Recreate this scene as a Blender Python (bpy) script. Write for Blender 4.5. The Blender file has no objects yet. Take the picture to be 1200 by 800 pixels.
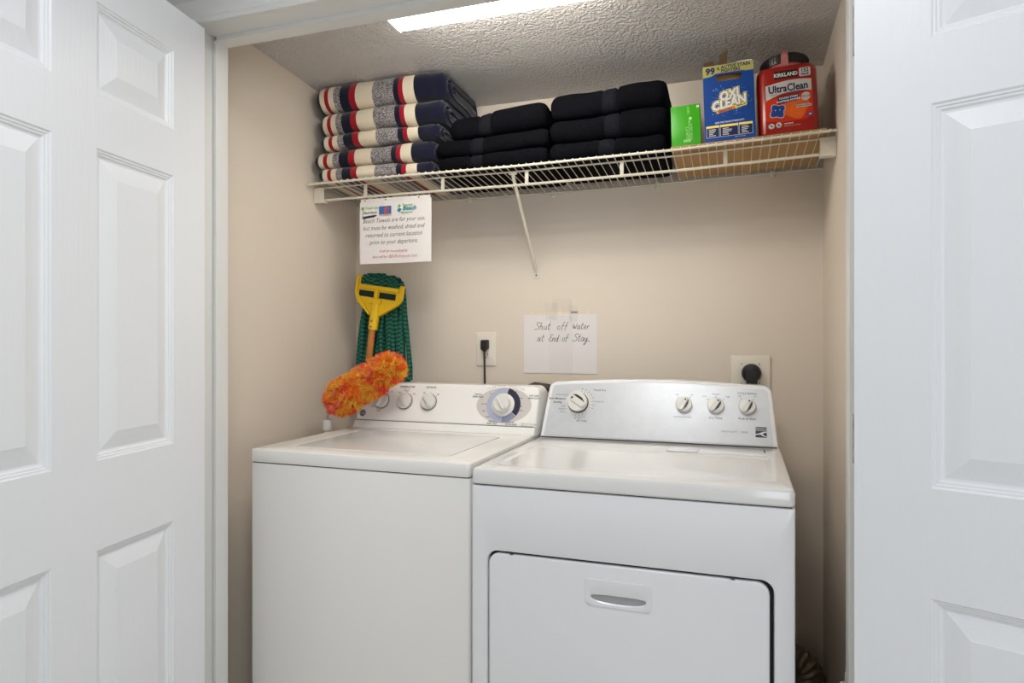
import bpy, bmesh, math, random
from mathutils import Vector, Matrix, noise

# ------------------------------------------------------------------ camera, world, light, exposure
scene = bpy.context.scene
COL = scene.collection
random.seed(7)

cam_data = bpy.data.cameras.new('camera')
cam_data.sensor_width = 36.0
cam_data.lens = 771.64 / 1200 * 36.0
cam_data.clip_start = 0.02
camera = bpy.data.objects.new('camera', cam_data)
COL.objects.link(camera)
camera.location = (0.0, -2.3603, 1.2285)
camera.rotation_euler = (math.pi / 2, 0, 0.321)
scene.camera = camera

world = bpy.data.worlds.new('world')
scene.world = world
world.use_nodes = True
world.node_tree.nodes['Background'].inputs[0].default_value = (0.75, 0.85, 1.0, 1)
world.node_tree.nodes['Background'].inputs[1].default_value = 0.6

vs = scene.view_settings
vs.view_transform = 'Standard'
vs.look = 'None'
vs.gamma = 1.0
vs.use_curve_mapping = False
vs.exposure = 0.0


def area(name, loc, rot, sx, sy, power, color, shape='RECTANGLE'):
    d = bpy.data.lights.new(name, 'AREA')
    d.shape = shape
    d.size = sx
    d.size_y = sy
    d.energy = power
    d.color = color
    o = bpy.data.objects.new(name, d)
    COL.objects.link(o)
    o.location = loc
    o.rotation_euler = rot
    return o


# added fill lights: one outside a made-up window, one under a made-up ceiling lamp
area('fill_window_light', (1.25, -4.12, 1.45), (math.pi / 2, 0, 0), 1.7, 1.3, 37, (0.90, 0.95, 1.0))
area('fill_lamp_light', (-0.35, -1.85, 2.385), (0, 0, 0), 0.5, 0.5, 9.5, (0.95, 0.97, 1.0), 'DISK')
FIX_LIGHT = 17.0

# ------------------------------------------------------------------ materials


def lin(c):
    return tuple((x / 12.92 if x <= 0.04045 else ((x + 0.055) / 1.055) ** 2.4) for x in (v / 255.0 for v in c)) + (1,)


def mat(name, rgb, rough=0.5, metal=0.0, bump=None, spec=0.5, vary=None, coat=0.0, sheen=0.0, emit=None):
    """rgb 0-255 sRGB. bump=(scale, strength, distance, stretch xyz). vary=(scale, amount)"""
    m = bpy.data.materials.new(name)
    m.use_nodes = True
    nt = m.node_tree
    b = nt.nodes['Principled BSDF']
    b.inputs['Base Color'].default_value = lin(rgb)
    b.inputs['Roughness'].default_value = rough
    b.inputs['Metallic'].default_value = metal
    b.inputs['Specular IOR Level'].default_value = spec
    b.inputs['Coat Weight'].default_value = coat
    b.inputs['Sheen Weight'].default_value = sheen
    if emit:
        b.inputs['Emission Color'].default_value = lin(emit[0])
        b.inputs['Emission Strength'].default_value = emit[1]
    if bump or vary:
        tc = nt.nodes.new('ShaderNodeTexCoord')
    if bump:
        mp = nt.nodes.new('ShaderNodeMapping')
        mp.inputs['Scale'].default_value = bump[3] if len(bump) > 3 else (1, 1, 1)
        nt.links.new(tc.outputs['Object'], mp.inputs['Vector'])
        nz = nt.nodes.new('ShaderNodeTexNoise')
        nz.inputs['Scale'].default_value = bump[0]
        nz.inputs['Detail'].default_value = 3
        nt.links.new(mp.outputs['Vector'], nz.inputs['Vector'])
        bp = nt.nodes.new('ShaderNodeBump')
        bp.inputs['Strength'].default_value = bump[1]
        bp.inputs['Distance'].default_value = bump[2]
        nt.links.new(nz.outputs['Fac'], bp.inputs['Height'])
        nt.links.new(bp.outputs['Normal'], b.inputs['Normal'])
    if vary:
        nv = nt.nodes.new('ShaderNodeTexNoise')
        nv.inputs['Scale'].default_value = vary[0]
        nv.inputs['Detail'].default_value = 4
        nt.links.new(tc.outputs['Object'], nv.inputs['Vector'])
        mx = nt.nodes.new('ShaderNodeMix')
        mx.data_type = 'RGBA'
        a = vary[1]
        mx.inputs['A'].default_value = lin(tuple(max(0, c * (1 - a)) for c in rgb))
        mx.inputs['B'].default_value = lin(tuple(min(255, c * (1 + a)) for c in rgb))
        nt.links.new(nv.outputs['Fac'], mx.inputs['Factor'])
        nt.links.new(mx.outputs['Result'], b.inputs['Base Color'])
    return m


M = {}
M['wall'] = mat('beige_wall_paint', (225, 213, 198), 0.62, bump=(60, 0.10, 0.004), vary=(2.5, 0.025))
M['roomwall'] = mat('room_wall_paint', (214, 212, 208), 0.7, bump=(60, 0.08, 0.004))
M['roomceil'] = mat('room_ceiling_paint', (205, 206, 208), 0.85, bump=(90, 0.3, 0.004))
M['floor'] = mat('pale_floor_boards', (214, 208, 198), 0.5, bump=(20, 0.1, 0.003, (1, 12, 1)), vary=(4, 0.1))
M['door'] = mat('white_door_paint', (239, 241, 244), 0.36, bump=(26, 0.24, 0.003, (6, 6, 0.35)))
M['trim'] = mat('white_trim_paint', (226, 226, 223), 0.32, bump=(30, 0.06, 0.001))
M['enamel'] = mat('white_enamel', (240, 240, 242), 0.16, spec=0.5)
M['enamel_warm'] = mat('warm_white_enamel', (244, 242, 238), 0.22)
M['lidwhite'] = mat('glossy_lid_enamel', (232, 231, 229), 0.1)
M['plastic'] = mat('white_plastic', (226, 224, 218), 0.35)
M['knob'] = mat('knob_plastic', (226, 224, 218), 0.3)
M['silverpanel'] = mat('pale_silver_panel', (208, 210, 213), 0.3, metal=0.15, vary=(35, 0.035))
M['dialgrey'] = mat('dial_oval_print', (209, 202, 197), 0.4)
M['dialpale'] = mat('dial_pale_blue_print', (176, 182, 204), 0.4)
M['dialmid'] = mat('dial_mid_blue_print', (140, 145, 172), 0.4)
M['dialnavy'] = mat('dial_navy_print', (38, 38, 62), 0.4)
M['ink'] = mat('black_ink', (60, 58, 62), 0.6)
M['inkgrey'] = mat('grey_ink', (120, 120, 122), 0.6)
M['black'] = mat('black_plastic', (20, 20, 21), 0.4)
M['dark'] = mat('dark_gap', (24, 24, 25), 0.7)
M['badge'] = mat('dark_badge', (62, 62, 64), 0.35, metal=0.4)
M['wire'] = mat('cream_vinyl_wire', (226, 219, 202), 0.38)
M['metal'] = mat('bright_steel', (190, 190, 190), 0.25, metal=1.0)
M['hinge'] = mat('worn_painted_hinge', (168, 168, 163), 0.5, vary=(60, 0.25))
M['paper'] = mat('white_paper', (231, 226, 224), 0.55)
M['paperold'] = mat('cream_paper', (226, 212, 192), 0.6)
M['cardboard'] = mat('tan_cardboard', (186, 148, 98), 0.85, vary=(6, 0.06))
M['cardin'] = mat('brown_cardboard', (92, 70, 50), 0.9, vary=(20, 0.2))
M['yellow'] = mat('yellow_plastic', (242, 196, 8), 0.35)
M['wood'] = mat('varnished_wood', (188, 120, 52), 0.4, bump=(40, 0.1, 0.001, (8, 8, 0.6)), vary=(14, 0.15))
M['green_box'] = mat('green_carton', (58, 164, 18), 0.3, vary=(9, 0.12))
M['green_dark'] = mat('green_carton_ink', (170, 228, 140), 0.4)
M['blue'] = mat('blue_carton', (8, 66, 146), 0.38, vary=(12, 0.12))
M['khaki'] = mat('khaki_carton', (184, 178, 100), 0.42)
M['navyink'] = mat('navy_ink', (18, 30, 78), 0.45)
M['white'] = mat('white_ink', (240, 240, 240), 0.45)
M['yellowink'] = mat('yellow_ink', (255, 232, 96), 0.45)
M['orangeink'] = mat('orange_ink', (240, 140, 30), 0.45)
M['lightblue'] = mat('light_blue_ink', (120, 180, 225), 0.45)
M['tubred'] = mat('orange_red_tub', (156, 20, 8), 0.28, vary=(14, 0.16), coat=0.2)
M['tubglow'] = mat('orange_label_print', (206, 48, 18), 0.35, vary=(25, 0.12))
M['tubamber'] = mat('amber_label_print', (226, 98, 30), 0.35, vary=(40, 0.16))
M['tubsilver'] = mat('silver_label_print', (206, 200, 196), 0.35, vary=(10, 0.06))
M['tublid'] = mat('black_screw_lid', (24, 22, 24), 0.35)
M['tubstrap'] = mat('pink_clear_strap', (196, 120, 118), 0.3)
M['podblue'] = mat('blue_pod_print', (30, 62, 136), 0.3, vary=(60, 0.25))
M['black_label'] = mat('black_label_print', (26, 22, 22), 0.4)
M['redink'] = mat('red_ink', (186, 70, 60), 0.6)
M['greenink'] = mat('green_ink', (120, 180, 90), 0.6)
M['tealink'] = mat('teal_ink', (20, 140, 160), 0.6)
M['photoblue'] = mat('photo_blue_print', (62, 106, 164), 0.5, vary=(60, 0.1))
M['photored'] = mat('photo_red_print', (204, 82, 62), 0.5, vary=(90, 0.15))
M['sand'] = mat('photo_sand_print', (200, 186, 176), 0.5)
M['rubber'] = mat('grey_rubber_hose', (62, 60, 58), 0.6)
M['foil'] = mat('crinkled_foil', (150, 140, 122), 0.38, metal=0.85, bump=(55, 0.9, 0.01))
M['diffuser'] = mat('lit_diffuser', (255, 250, 240), 0.5, emit=((255, 249, 238), FIX_LIGHT))
M['fixture'] = mat('fixture_housing', (230, 230, 226), 0.5)
M['roomdiff'] = mat('fill_lamp_diffuser', (245, 245, 240), 0.5, emit=((255, 252, 246), 2.0))  # glowing cover of the added room lamp
M['outlet'] = mat('almond_plate', (234, 226, 212), 0.4)


def tape_mat():
    m = bpy.data.materials.new('clear_tape')
    m.use_nodes = True
    nt = m.node_tree
    b = nt.nodes['Principled BSDF']
    b.inputs['Base Color'].default_value = lin((250, 248, 244))
    b.inputs['Roughness'].default_value = 0.2
    b.inputs['Alpha'].default_value = 0.05
    return m


M['tape'] = tape_mat()


def glass_mat():
    m = bpy.data.materials.new('window_glass')
    m.use_nodes = True
    nt = m.node_tree
    nt.nodes.clear()
    o = nt.nodes.new('ShaderNodeOutputMaterial')
    t = nt.nodes.new('ShaderNodeBsdfTransparent')
    g = nt.nodes.new('ShaderNodeBsdfGlossy')
    g.inputs['Roughness'].default_value = 0.02
    mx = nt.nodes.new('ShaderNodeMixShader')
    mx.inputs[0].default_value = 0.06
    nt.links.new(t.outputs[0], mx.inputs[1])
    nt.links.new(g.outputs[0], mx.inputs[2])
    nt.links.new(mx.outputs[0], o.inputs[0])
    return m


M['glass'] = glass_mat()


def stipple_mat():
    """closet ceiling: stipple texture relief"""
    m = mat('stippled_ceiling', (214, 211, 209), 0.5)
    nt = m.node_tree
    b = nt.nodes['Principled BSDF']
    tc = nt.nodes.new('ShaderNodeTexCoord')
    v = nt.nodes.new('ShaderNodeTexVoronoi')
    v.feature = 'SMOOTH_F1'
    v.inputs['Scale'].default_value = 105
    n = nt.nodes.new('ShaderNodeTexNoise')
    n.inputs['Scale'].default_value = 150
    n.inputs['Detail'].default_value = 3
    nt.links.new(tc.outputs['Object'], v.inputs['Vector'])
    nt.links.new(tc.outputs['Object'], n.inputs['Vector'])
    ad = nt.nodes.new('ShaderNodeMath')
    ad.operation = 'SUBTRACT'
    nt.links.new(n.outputs['Fac'], ad.inputs[0])
    nt.links.new(v.outputs['Distance'], ad.inputs[1])
    bp = nt.nodes.new('ShaderNodeBump')
    bp.inputs['Strength'].default_value = 0.85
    bp.inputs['Distance'].default_value = 0.007
    nt.links.new(ad.outputs[0], bp.inputs['Height'])
    nt.links.new(bp.outputs['Normal'], b.inputs['Normal'])
    return m


M['stipple'] = stipple_mat()

NAVY, CREAM, RED, HEATH = (20, 22, 44), (226, 214, 192), (158, 20, 36), (118, 116, 126)


def stripe_mat():
    """beach towel stripes woven along the towel's own length"""
    m = bpy.data.materials.new('striped_terry')
    m.use_nodes = True
    nt = m.node_tree
    b = nt.nodes['Principled BSDF']
    b.inputs['Roughness'].default_value = 0.95
    b.inputs['Specular IOR Level'].default_value = 0.1
    b.inputs['Sheen Weight'].default_value = 0.25
    tc = nt.nodes.new('ShaderNodeTexCoord')
    sx = nt.nodes.new('ShaderNodeSeparateXYZ')
    nt.links.new(tc.outputs['Object'], sx.inputs[0])
    mr = nt.nodes.new('ShaderNodeMath')
    mr.operation = 'MULTIPLY'
    mr.inputs[1].default_value = 2.0
    nt.links.new(sx.outputs['X'], mr.inputs[0])
    seq = [(0, NAVY), (.018, CREAM), (.038, RED), (.054, CREAM), (.076, HEATH), (.100, NAVY), (.138, RED),
           (.163, CREAM), (.231, HEATH), (.314, NAVY), (.333, RED), (.351, CREAM), (.392, NAVY)]
    def ramp(vals):
        r = nt.nodes.new('ShaderNodeValToRGB')
        r.color_ramp.interpolation = 'CONSTANT'
        e = r.color_ramp.elements
        e[0].position = 0
        e[0].color = vals[0][1]
        e[1].position = vals[1][0] * 2
        e[1].color = vals[1][1]
        for p, c in vals[2:]:
            k = e.new(p * 2)
            k.color = c
        nt.links.new(mr.outputs[0], r.inputs['Fac'])
        return r
    r1 = ramp([(p, lin(c)) for p, c in seq])
    r2 = ramp([(p, (1, 1, 1, 1) if c == HEATH else (0, 0, 0, 1)) for p, c in seq])
    n = nt.nodes.new('ShaderNodeTexNoise')
    n.inputs['Scale'].default_value = 330
    n.inputs['Detail'].default_value = 2
    nt.links.new(tc.outputs['Object'], n.inputs['Vector'])
    r3 = nt.nodes.new('ShaderNodeValToRGB')
    r3.color_ramp.elements[0].position = 0.42
    r3.color_ramp.elements[0].color = lin((62, 62, 84))
    r3.color_ramp.elements[1].position = 0.58
    r3.color_ramp.elements[1].color = lin((186, 178, 172))
    nt.links.new(n.outputs['Fac'], r3.inputs['Fac'])
    mx = nt.nodes.new('ShaderNodeMix')
    mx.data_type = 'RGBA'
    nt.links.new(r2.outputs['Color'], mx.inputs['Factor'])
    nt.links.new(r1.outputs['Color'], mx.inputs['A'])
    nt.links.new(r3.outputs['Color'], mx.inputs['B'])
    nt.links.new(mx.outputs['Result'], b.inputs['Base Color'])
    n2 = nt.nodes.new('ShaderNodeTexNoise')
    n2.inputs['Scale'].default_value = 260
    nt.links.new(tc.outputs['Object'], n2.inputs['Vector'])
    bp = nt.nodes.new('ShaderNodeBump')
    bp.inputs['Strength'].default_value = 0.5
    bp.inputs['Distance'].default_value = 0.003
    nt.links.new(n2.outputs['Fac'], bp.inputs['Height'])
    nt.links.new(bp.outputs['Normal'], b.inputs['Normal'])
    return m


M['stripes'] = stripe_mat()
M['blackterry'] = mat('black_terry', (12, 13, 18), 0.97, bump=(240, 0.9, 0.004), spec=0.08, vary=(30, 0.2))
M['blackband'] = mat('black_dobby_band', (24, 25, 31), 0.95, bump=(300, 0.4, 0.002), spec=0.08)


def mop_mat():
    m = bpy.data.materials.new('green_mop_yarn')
    m.use_nodes = True
    nt = m.node_tree
    b = nt.nodes['Principled BSDF']
    b.inputs['Roughness'].default_value = 0.9
    tc = nt.nodes.new('ShaderNodeTexCoord')
    oi = nt.nodes.new('ShaderNodeObjectInfo')
    sx = nt.nodes.new('ShaderNodeSeparateXYZ')
    nt.links.new(tc.outputs['Object'], sx.inputs[0])
    ma = nt.nodes.new('ShaderNodeMath')
    ma.operation = 'MULTIPLY_ADD'
    ma.inputs[1].default_value = 62.0
    nt.links.new(sx.outputs['Z'], ma.inputs[0])
    nt.links.new(oi.outputs['Random'], ma.inputs[2])
    fr = nt.nodes.new('ShaderNodeMath')
    fr.operation = 'PINGPONG'
    fr.inputs[1].default_value = 0.5
    nt.links.new(ma.outputs[0], fr.inputs[0])
    r = nt.nodes.new('ShaderNodeValToRGB')
    r.color_ramp.elements[0].position = 0.17
    r.color_ramp.elements[0].color = lin((10, 58, 52))
    r.color_ramp.elements[1].position = 0.30
    r.color_ramp.elements[1].color = lin((34, 112, 88))
    nt.links.new(fr.outputs[0], r.inputs['Fac'])
    nt.links.new(r.outputs['Color'], b.inputs['Base Color'])
    return m


M['mop'] = mop_mat()
M['mopdark'] = mat('dark_mop_yarn', (10, 40, 34), 0.9)
FLUFF = [mat('fluff_orange', (255, 158, 48), 0.9), mat('fluff_amber', (255, 200, 66), 0.9),
         mat('fluff_red', (250, 92, 58), 0.9), mat('fluff_coral', (250, 128, 108), 0.9),
         mat('fluff_deep', (236, 112, 24), 0.9)]

# ------------------------------------------------------------------ mesh helpers


def XY(a, b, h): return Vector((a, b, h))


def XZ(y=0.0):                       # face looking towards -Y
    return lambda a, b, h: Vector((a, y - h, b))


def frame(o, U, W):
    o, U, W = Vector(o), Vector(U).normalized(), Vector(W).normalized()
    N = U.cross(W)
    return lambda a, b, h: o + U * a + W * b + N * h


def rr(x0, x1, y0, y1, r=0.0, n=4):
    r = max(1e-5, min(r, (x1 - x0) / 2 - 1e-5, (y1 - y0) / 2 - 1e-5))
    pts = []
    for cx, cy, a0 in ((x1 - r, y1 - r, 0), (x0 + r, y1 - r, 90), (x0 + r, y0 + r, 180), (x1 - r, y0 + r, 270)):
        for i in range(n + 1):
            a = math.radians(a0 + 90 * i / n)
            pts.append((cx + r * math.cos(a), cy + r * math.sin(a)))
    return pts


def circ(cx, cy, r, n=32, ry=None):
    ry = r if ry is None else ry
    return [(cx + r * math.cos(2 * math.pi * i / n), cy + ry * math.sin(2 * math.pi * i / n)) for i in range(n)]


class MB:
    def __init__(self):
        self.v, self.f, self.m = [], [], []

    def loft(self, loops, cap0=True, cap1=True, mi=0, closed=False):
        base = len(self.v)
        n = len(loops[0])
        for l in loops:
            self.v.extend(Vector(p) for p in l)
        L = len(loops)
        for i in range(L if closed else L - 1):
            a, b = base + i * n, base + ((i + 1) % L) * n
            for j in range(n):
                k = (j + 1) % n
                self.f.append((a + j, a + k, b + k, b + j))
                self.m.append(mi)
        if not closed:
            if cap0:
                self.f.append(tuple(base + j for j in range(n))[::-1]); self.m.append(mi)
            if cap1:
                self.f.append(tuple(base + (L - 1) * n + j for j in range(n))); self.m.append(mi)
        return self

    def slab(self, x0, x1, y0, y1, h0, h1, F=XY, r=0.0, e=0.0, mi=0, n=4, e0=None):
        """rounded-corner slab with filleted rims"""
        e0 = e if e0 is None else e0
        loops = []
        def ring(ins, h): loops.append([F(a, b, h) for a, b in rr(x0 + ins, x1 - ins, y0 + ins, y1 - ins, max(r - ins, 0), n)])
        if e0 > 0:
            for i in range(4):
                t = math.pi / 2 * i / 3
                ring(e0 * (1 - math.sin(t)), h0 + e0 * (1 - math.cos(t)))
        else:
            ring(0, h0)
        if e > 0:
            for i in range(4):
                t = math.pi / 2 * i / 3
                ring(e * (1 - math.cos(t)), h1 - e * (1 - math.sin(t)))
        else:
            ring(0, h1)
        return self.loft(loops, mi=mi)

    def prism(self, poly, h0, h1, F=XY, mi=0):
        return self.loft([[F(a, b, h0) for a, b in poly], [F(a, b, h1) for a, b in poly]], mi=mi)

    def lathe(self, prof, F=XY, cx=0, cy=0, n=32, mi=0, cap0=True, cap1=True):
        return self.loft([[F(a, b, h) for a, b in circ(cx, cy, max(r, 1e-5), n)] for r, h in prof], cap0, cap1, mi)

    def tube(self, path, r, n=8, mi=0, ry=None, caps=True):
        path = [Vector(p) for p in path]
        rs = r if isinstance(r, (list, tuple)) else [r] * len(path)
        loops, prev = [], None
        for i, p in enumerate(path):
            t = (path[min(i + 1, len(path) - 1)] - path[max(i - 1, 0)]).normalized()
            if prev is None:
                up = Vector((0, 0, 1)) if abs(t.z) < 0.9 else Vector((1, 0, 0))
                u = (up - t * up.dot(t)).normalized()
            else:
                u = (prev - t * prev.dot(t)).normalized()
            prev = u
            w = t.cross(u)
            q = rs[i]
            loops.append([p + u * (q * math.cos(2 * math.pi * j / n)) + w * ((ry or 1) * q * math.sin(2 * math.pi * j / n)) for j in range(n)])
        return self.loft(loops, caps, caps, mi)

    def hole_plate(self, outer, hole, h0, h1, F=XY, mi=0):
        """flat plate with one hole (2D loops)"""
        bm = bmesh.new()
        loops = []
        for lp in (outer, hole):
            vs_ = [bm.verts.new((a, b, 0)) for a, b in lp]
            loops.append(vs_)
        es = []
        for vs_ in loops:
            for i in range(len(vs_)):
                es.append(bm.edges.new((vs_[i], vs_[(i + 1) % len(vs_)])))
        bmesh.ops.triangle_fill(bm, use_beauty=True, use_dissolve=False, edges=es)
        bm.verts.index_update()
        pts = [v.co.copy() for v in bm.verts]
        fs = [tuple(v.index for v in f.verts) for f in bm.faces]
        bm.free()
        b0 = len(self.v)
        self.v.extend(F(p.x, p.y, h1) for p in pts)
        b1 = len(self.v)
        self.v.extend(F(p.x, p.y, h0) for p in pts)
        for f in fs:
            self.f.append(tuple(b0 + i for i in f)); self.m.append(mi)
            self.f.append(tuple(b1 + i for i in f[::-1])); self.m.append(mi)
        no = len(outer)
        for s, cnt in ((0, no), (no, len(hole))):
            for i in range(cnt):
                j = (i + 1) % cnt
                self.f.append((b0 + s + i, b0 + s + j, b1 + s + j, b1 + s + i)); self.m.append(mi)
        return self

    def text(self, s, size, F, a, b, h=0.0004, align='L', shear=0.0, bold=0.0, mi=0, rot=0.0, xs=1.0):
        pts, fs, w = glyphs(s, bold, shear)
        off = {'L': 0, 'C': -w / 2, 'R': -w}[align]
        c, sn = math.cos(rot), math.sin(rot)
        b0 = len(self.v)
        for x, y in pts:
            x, y = (x + off) * size * xs, y * size
            self.v.append(F(a + x * c - y * sn, b + x * sn + y * c, h))
        for f in fs:
            self.f.append(tuple(b0 + i for i in f)); self.m.append(mi)
        return self

    def build(self, name, mats, parent=None, smooth=35, recalc=True, loc=None):
        me = bpy.data.meshes.new(name)
        me.from_pydata([tuple(v) for v in self.v], [], self.f)
        mats = mats if isinstance(mats, (list, tuple)) else [mats]
        for x in mats:
            me.materials.append(M[x] if isinstance(x, str) else x)
        me.polygons.foreach_set('material_index', self.m)
        if recalc:
            bm = bmesh.new(); bm.from_mesh(me)
            bmesh.ops.recalc_face_normals(bm, faces=bm.faces)
            bm.to_mesh(me); bm.free()
        if smooth:
            me.polygons.foreach_set('use_smooth', [True] * len(me.polygons))
            me.set_sharp_from_angle(angle=math.radians(smooth))
        o = bpy.data.objects.new(name, me)
        COL.objects.link(o)
        if parent: o.parent = parent
        if loc: o.location = loc
        return o


_gl = {}


def glyphs(s, bold=0.0, shear=0.0):
    k = (s, bold, shear)
    if k in _gl: return _gl[k]
    cu = bpy.data.curves.new('lettering', 'FONT')
    cu.body = s
    cu.size = 1.0
    cu.resolution_u = 2
    cu.offset = bold
    cu.shear = shear
    cu.fill_mode = 'FRONT'
    o = bpy.data.objects.new('lettering', cu)
    COL.objects.link(o)
    dg = bpy.context.evaluated_depsgraph_get()
    dg.update()
    me = bpy.data.meshes.new_from_object(o.evaluated_get(dg))
    pts = [(v.co.x, v.co.y) for v in me.vertices]
    fs = [tuple(p.vertices) for p in me.polygons]
    w = max((p[0] for p in pts), default=0)
    bpy.data.meshes.remove(me)
    bpy.data.objects.remove(o)
    bpy.data.curves.remove(cu)
    _gl[k] = (pts, fs, w)
    return _gl[k]


def empty(name, loc, rz=0.0, rx=0.0, ry=0.0):
    o = bpy.data.objects.new(name, None)
    o.empty_display_size = 0.05
    COL.objects.link(o)
    o.location = loc
    o.rotation_euler = (rx, ry, rz)
    return o


def tag(o, label=None, cat=None, group=None, kind=None):
    if label: o['label'] = label
    if cat: o['category'] = cat
    if group: o['group'] = group
    if kind: o['kind'] = kind
    return o


def struct(o, label, cat):
    return tag(o, label, cat, kind='structure')


def box(x0, x1, y0, y1, z0, z1, r=0.0):
    return MB().slab(x0, x1, y0, y1, z0, z1, XY, r, 0)


# ------------------------------------------------------------------ the setting
XL, XR = -1.458, 0.2858            # closet side walls
YF, YO = -0.861, -0.985            # closet front wall: inner and outer face
XJL, XJR = -1.336, 0.2233          # jamb stops
struct(box(-2.5, 2.3, -4.2, 0.1, -0.05, 0.0).build('floor', 'floor', smooth=0), 'pale floor under the closet and the room', 'floor')
struct(box(XL - 0.1, XR + 0.1, 0.0, 0.1, 0, 2.3).build('wall_back', 'wall', smooth=0), 'beige back wall of the laundry closet', 'wall')
struct(box(XL - 0.1, XL, YF, 0.0, 0, 2.3).build('wall_left', 'wall', smooth=0), 'beige left side wall of the laundry closet', 'wall')
struct(box(XR, XR + 0.1, YF, 0.0, 0, 2.3).build('wall_right', 'wall', smooth=0), 'beige right side wall of the laundry closet', 'wall')

# closet ceiling, dipping a little to the back wall
mb = MB()
NX, NY = 2, 14
base = len(mb.v)
for j in range(NY + 1):
    y = YF + (0 - YF) * j / NY
    z = 2.180 - 0.050 * (max(0, y + 0.70) / 0.70) ** 1.5
    for i in range(NX + 1):
        mb.v.append(Vector((XL + (XR - XL) * i / NX, y, z)))
for j in range(NY):
    for i in range(NX):
        a = j * (NX + 1) + i
        mb.f.append((a, a + NX + 1, a + NX + 2, a + 1)); mb.m.append(0)
top = len(mb.v)
for p in ((XL, YF, 2.29), (XR, YF, 2.29), (XR, 0, 2.29), (XL, 0, 2.29)): mb.v.append(Vector(p))
mb.f.append((top, top + 1, top + 2, top + 3)); mb.m.append(0)
struct(mb.build('ceiling', 'stipple', recalc=False), 'grey stippled ceiling of the laundry closet', 'ceiling')

# wall with the closet opening
mb = MB()
mb.slab(-2.4, XJL - 0.03, YO, YF, 0, 2.44)
mb.slab(XJR + 0.03, 2.2, YO, YF, 0, 2.44)
mb.slab(XJL - 0.03, XJR + 0.03, YO, YF, 2.08, 2.44)
struct(mb.build('wall_front', 'roomwall', smooth=0), 'white room wall around the closet opening', 'wall')
# jambs: board + stop
def trim(n, mb, label): return struct(mb.build('trim_%d' % n, 'trim'), label, 'trim')
mb = MB().slab(XJL - 0.03, XJL - 0.012, YO, YF, 0, 2.08, XY, 0, 0.001).slab(XJL - 0.012, XJL, -0.907, YF, 0, 2.05, XY, 0.002, 0)
trim(1, mb, 'white left door jamb with stop')
mb = MB().slab(XJR + 0.012, XJR + 0.03, YO, YF, 0, 2.08, XY, 0, 0.001).slab(XJR, XJR + 0.012, -0.907, YF, 0, 2.05, XY, 0.002, 0)
trim(2, mb, 'white right door jamb with stop')
mb = MB().slab(XJL - 0.012, XJR + 0.012, YO, YF, 2.062, 2.08, XY, 0, 0.001).slab(XJL, XJR, -0.907, YF, 2.05, 2.062, XY, 0.002, 0)
trim(3, mb, 'white head jamb across the top of the closet opening')
# casing with a stepped profile (distance from opening, proud of wall)
PROF = [(0.0, 0.0), (0.0, 0.007), (0.003, 0.010), (0.010, 0.011), (0.013, 0.009), (0.016, 0.012), (0.030, 0.015), (0.045, 0.017), (0.054, 0.017), (0.057, 0.012), (0.057, 0.0)]
oL, oR, oT = XJL - 0.006, XJR + 0.006, 2.056
mb = MB().loft([[(oL - d, YO - p, 0) for d, p in PROF], [(oL - d, YO - p, oT + d) for d, p in PROF]])
trim(4, mb, 'white moulded casing left of the closet opening')
mb = MB().loft([[(oR + d, YO - p, 0) for d, p in PROF], [(oR + d, YO - p, oT + d) for d, p in PROF]])
trim(5, mb, 'white moulded casing right of the closet opening')
mb = MB().loft([[(oL - d, YO - p, oT + d) for d, p in PROF], [(oR + d, YO - p, oT + d) for d, p in PROF]])
trim(6, mb, 'white moulded casing above the closet opening')

# the room the photographer stands in
struct(box(-2.5, 2.3, -4.1, YF, 2.44, 2.5).build('ceiling', 'roomceil', smooth=0), 'white ceiling of the room outside the closet', 'ceiling')
struct(box(-2.5, -2.4, -4.1, YO, 0, 2.44).build('wall_room_left', 'roomwall', smooth=0), 'white left wall of the room outside', 'wall')
struct(box(2.2, 2.3, -4.1, YO, 0, 2.44).build('wall_room_right', 'roomwall', smooth=0), 'white right wall of the room outside', 'wall')
mb = MB()
mb.slab(-2.4, 0.35, -4.1, -4.0, 0, 2.44).slab(2.15, 2.2, -4.1, -4.0, 0, 2.44)
mb.slab(0.35, 2.15, -4.1, -4.0, 0, 0.8).slab(0.35, 2.15, -4.1, -4.0, 2.1, 2.44)
struct(mb.build('wall_room_back', 'roomwall', smooth=0), 'white back wall of the room with the added window opening', 'wall')
w = MB().hole_plate(rr(0.35, 2.15, 0.8, 2.1), rr(0.40, 2.10, 0.85, 2.05), 0, 0.06, XZ(-4.02)).build('fill_window', 'trim', smooth=0)  # unseen window, added to go with the fill light behind it
struct(w, 'added white framed window behind the camera, for fill light', 'window')
MB().slab(1.22, 1.28, 0.85, 2.05, 0.01, 0.05, XZ(-4.02)).build('mullion', 'trim', w, 0)
for a in (0.40, 1.28):
    MB().slab(a, a + 0.82, 0.85, 2.05, 0.026, 0.03, XZ(-4.02)).build('pane', 'glass', w, 0)
t = tag(empty('fill_ceiling_lamp', (-0.35, -1.85, 2.44)), 'added unseen round ceiling lamp giving fill light from the room', 'lamp')  # unseen lamp, added to light the doors and machines from above
MB().lathe([(0.27, 0), (0.27, -0.02), (0.26, -0.03)], XY).build('base', 'fixture', t)
MB().lathe([(0.255, -0.03), (0.25, -0.04), (0.2, -0.048), (0.0, -0.05)], XY).build('diffuser', 'roomdiff', t)

# ------------------------------------------------------------------ doors (six panel)
AW = [(0.117, 0.350), (0.4575, 0.6905)]
BH = [(0.24, 0.800), (0.984, 1.625), (1.736, 1.925)]
DW, DH, DT = 0.8075, 2.032, 0.035


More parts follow.
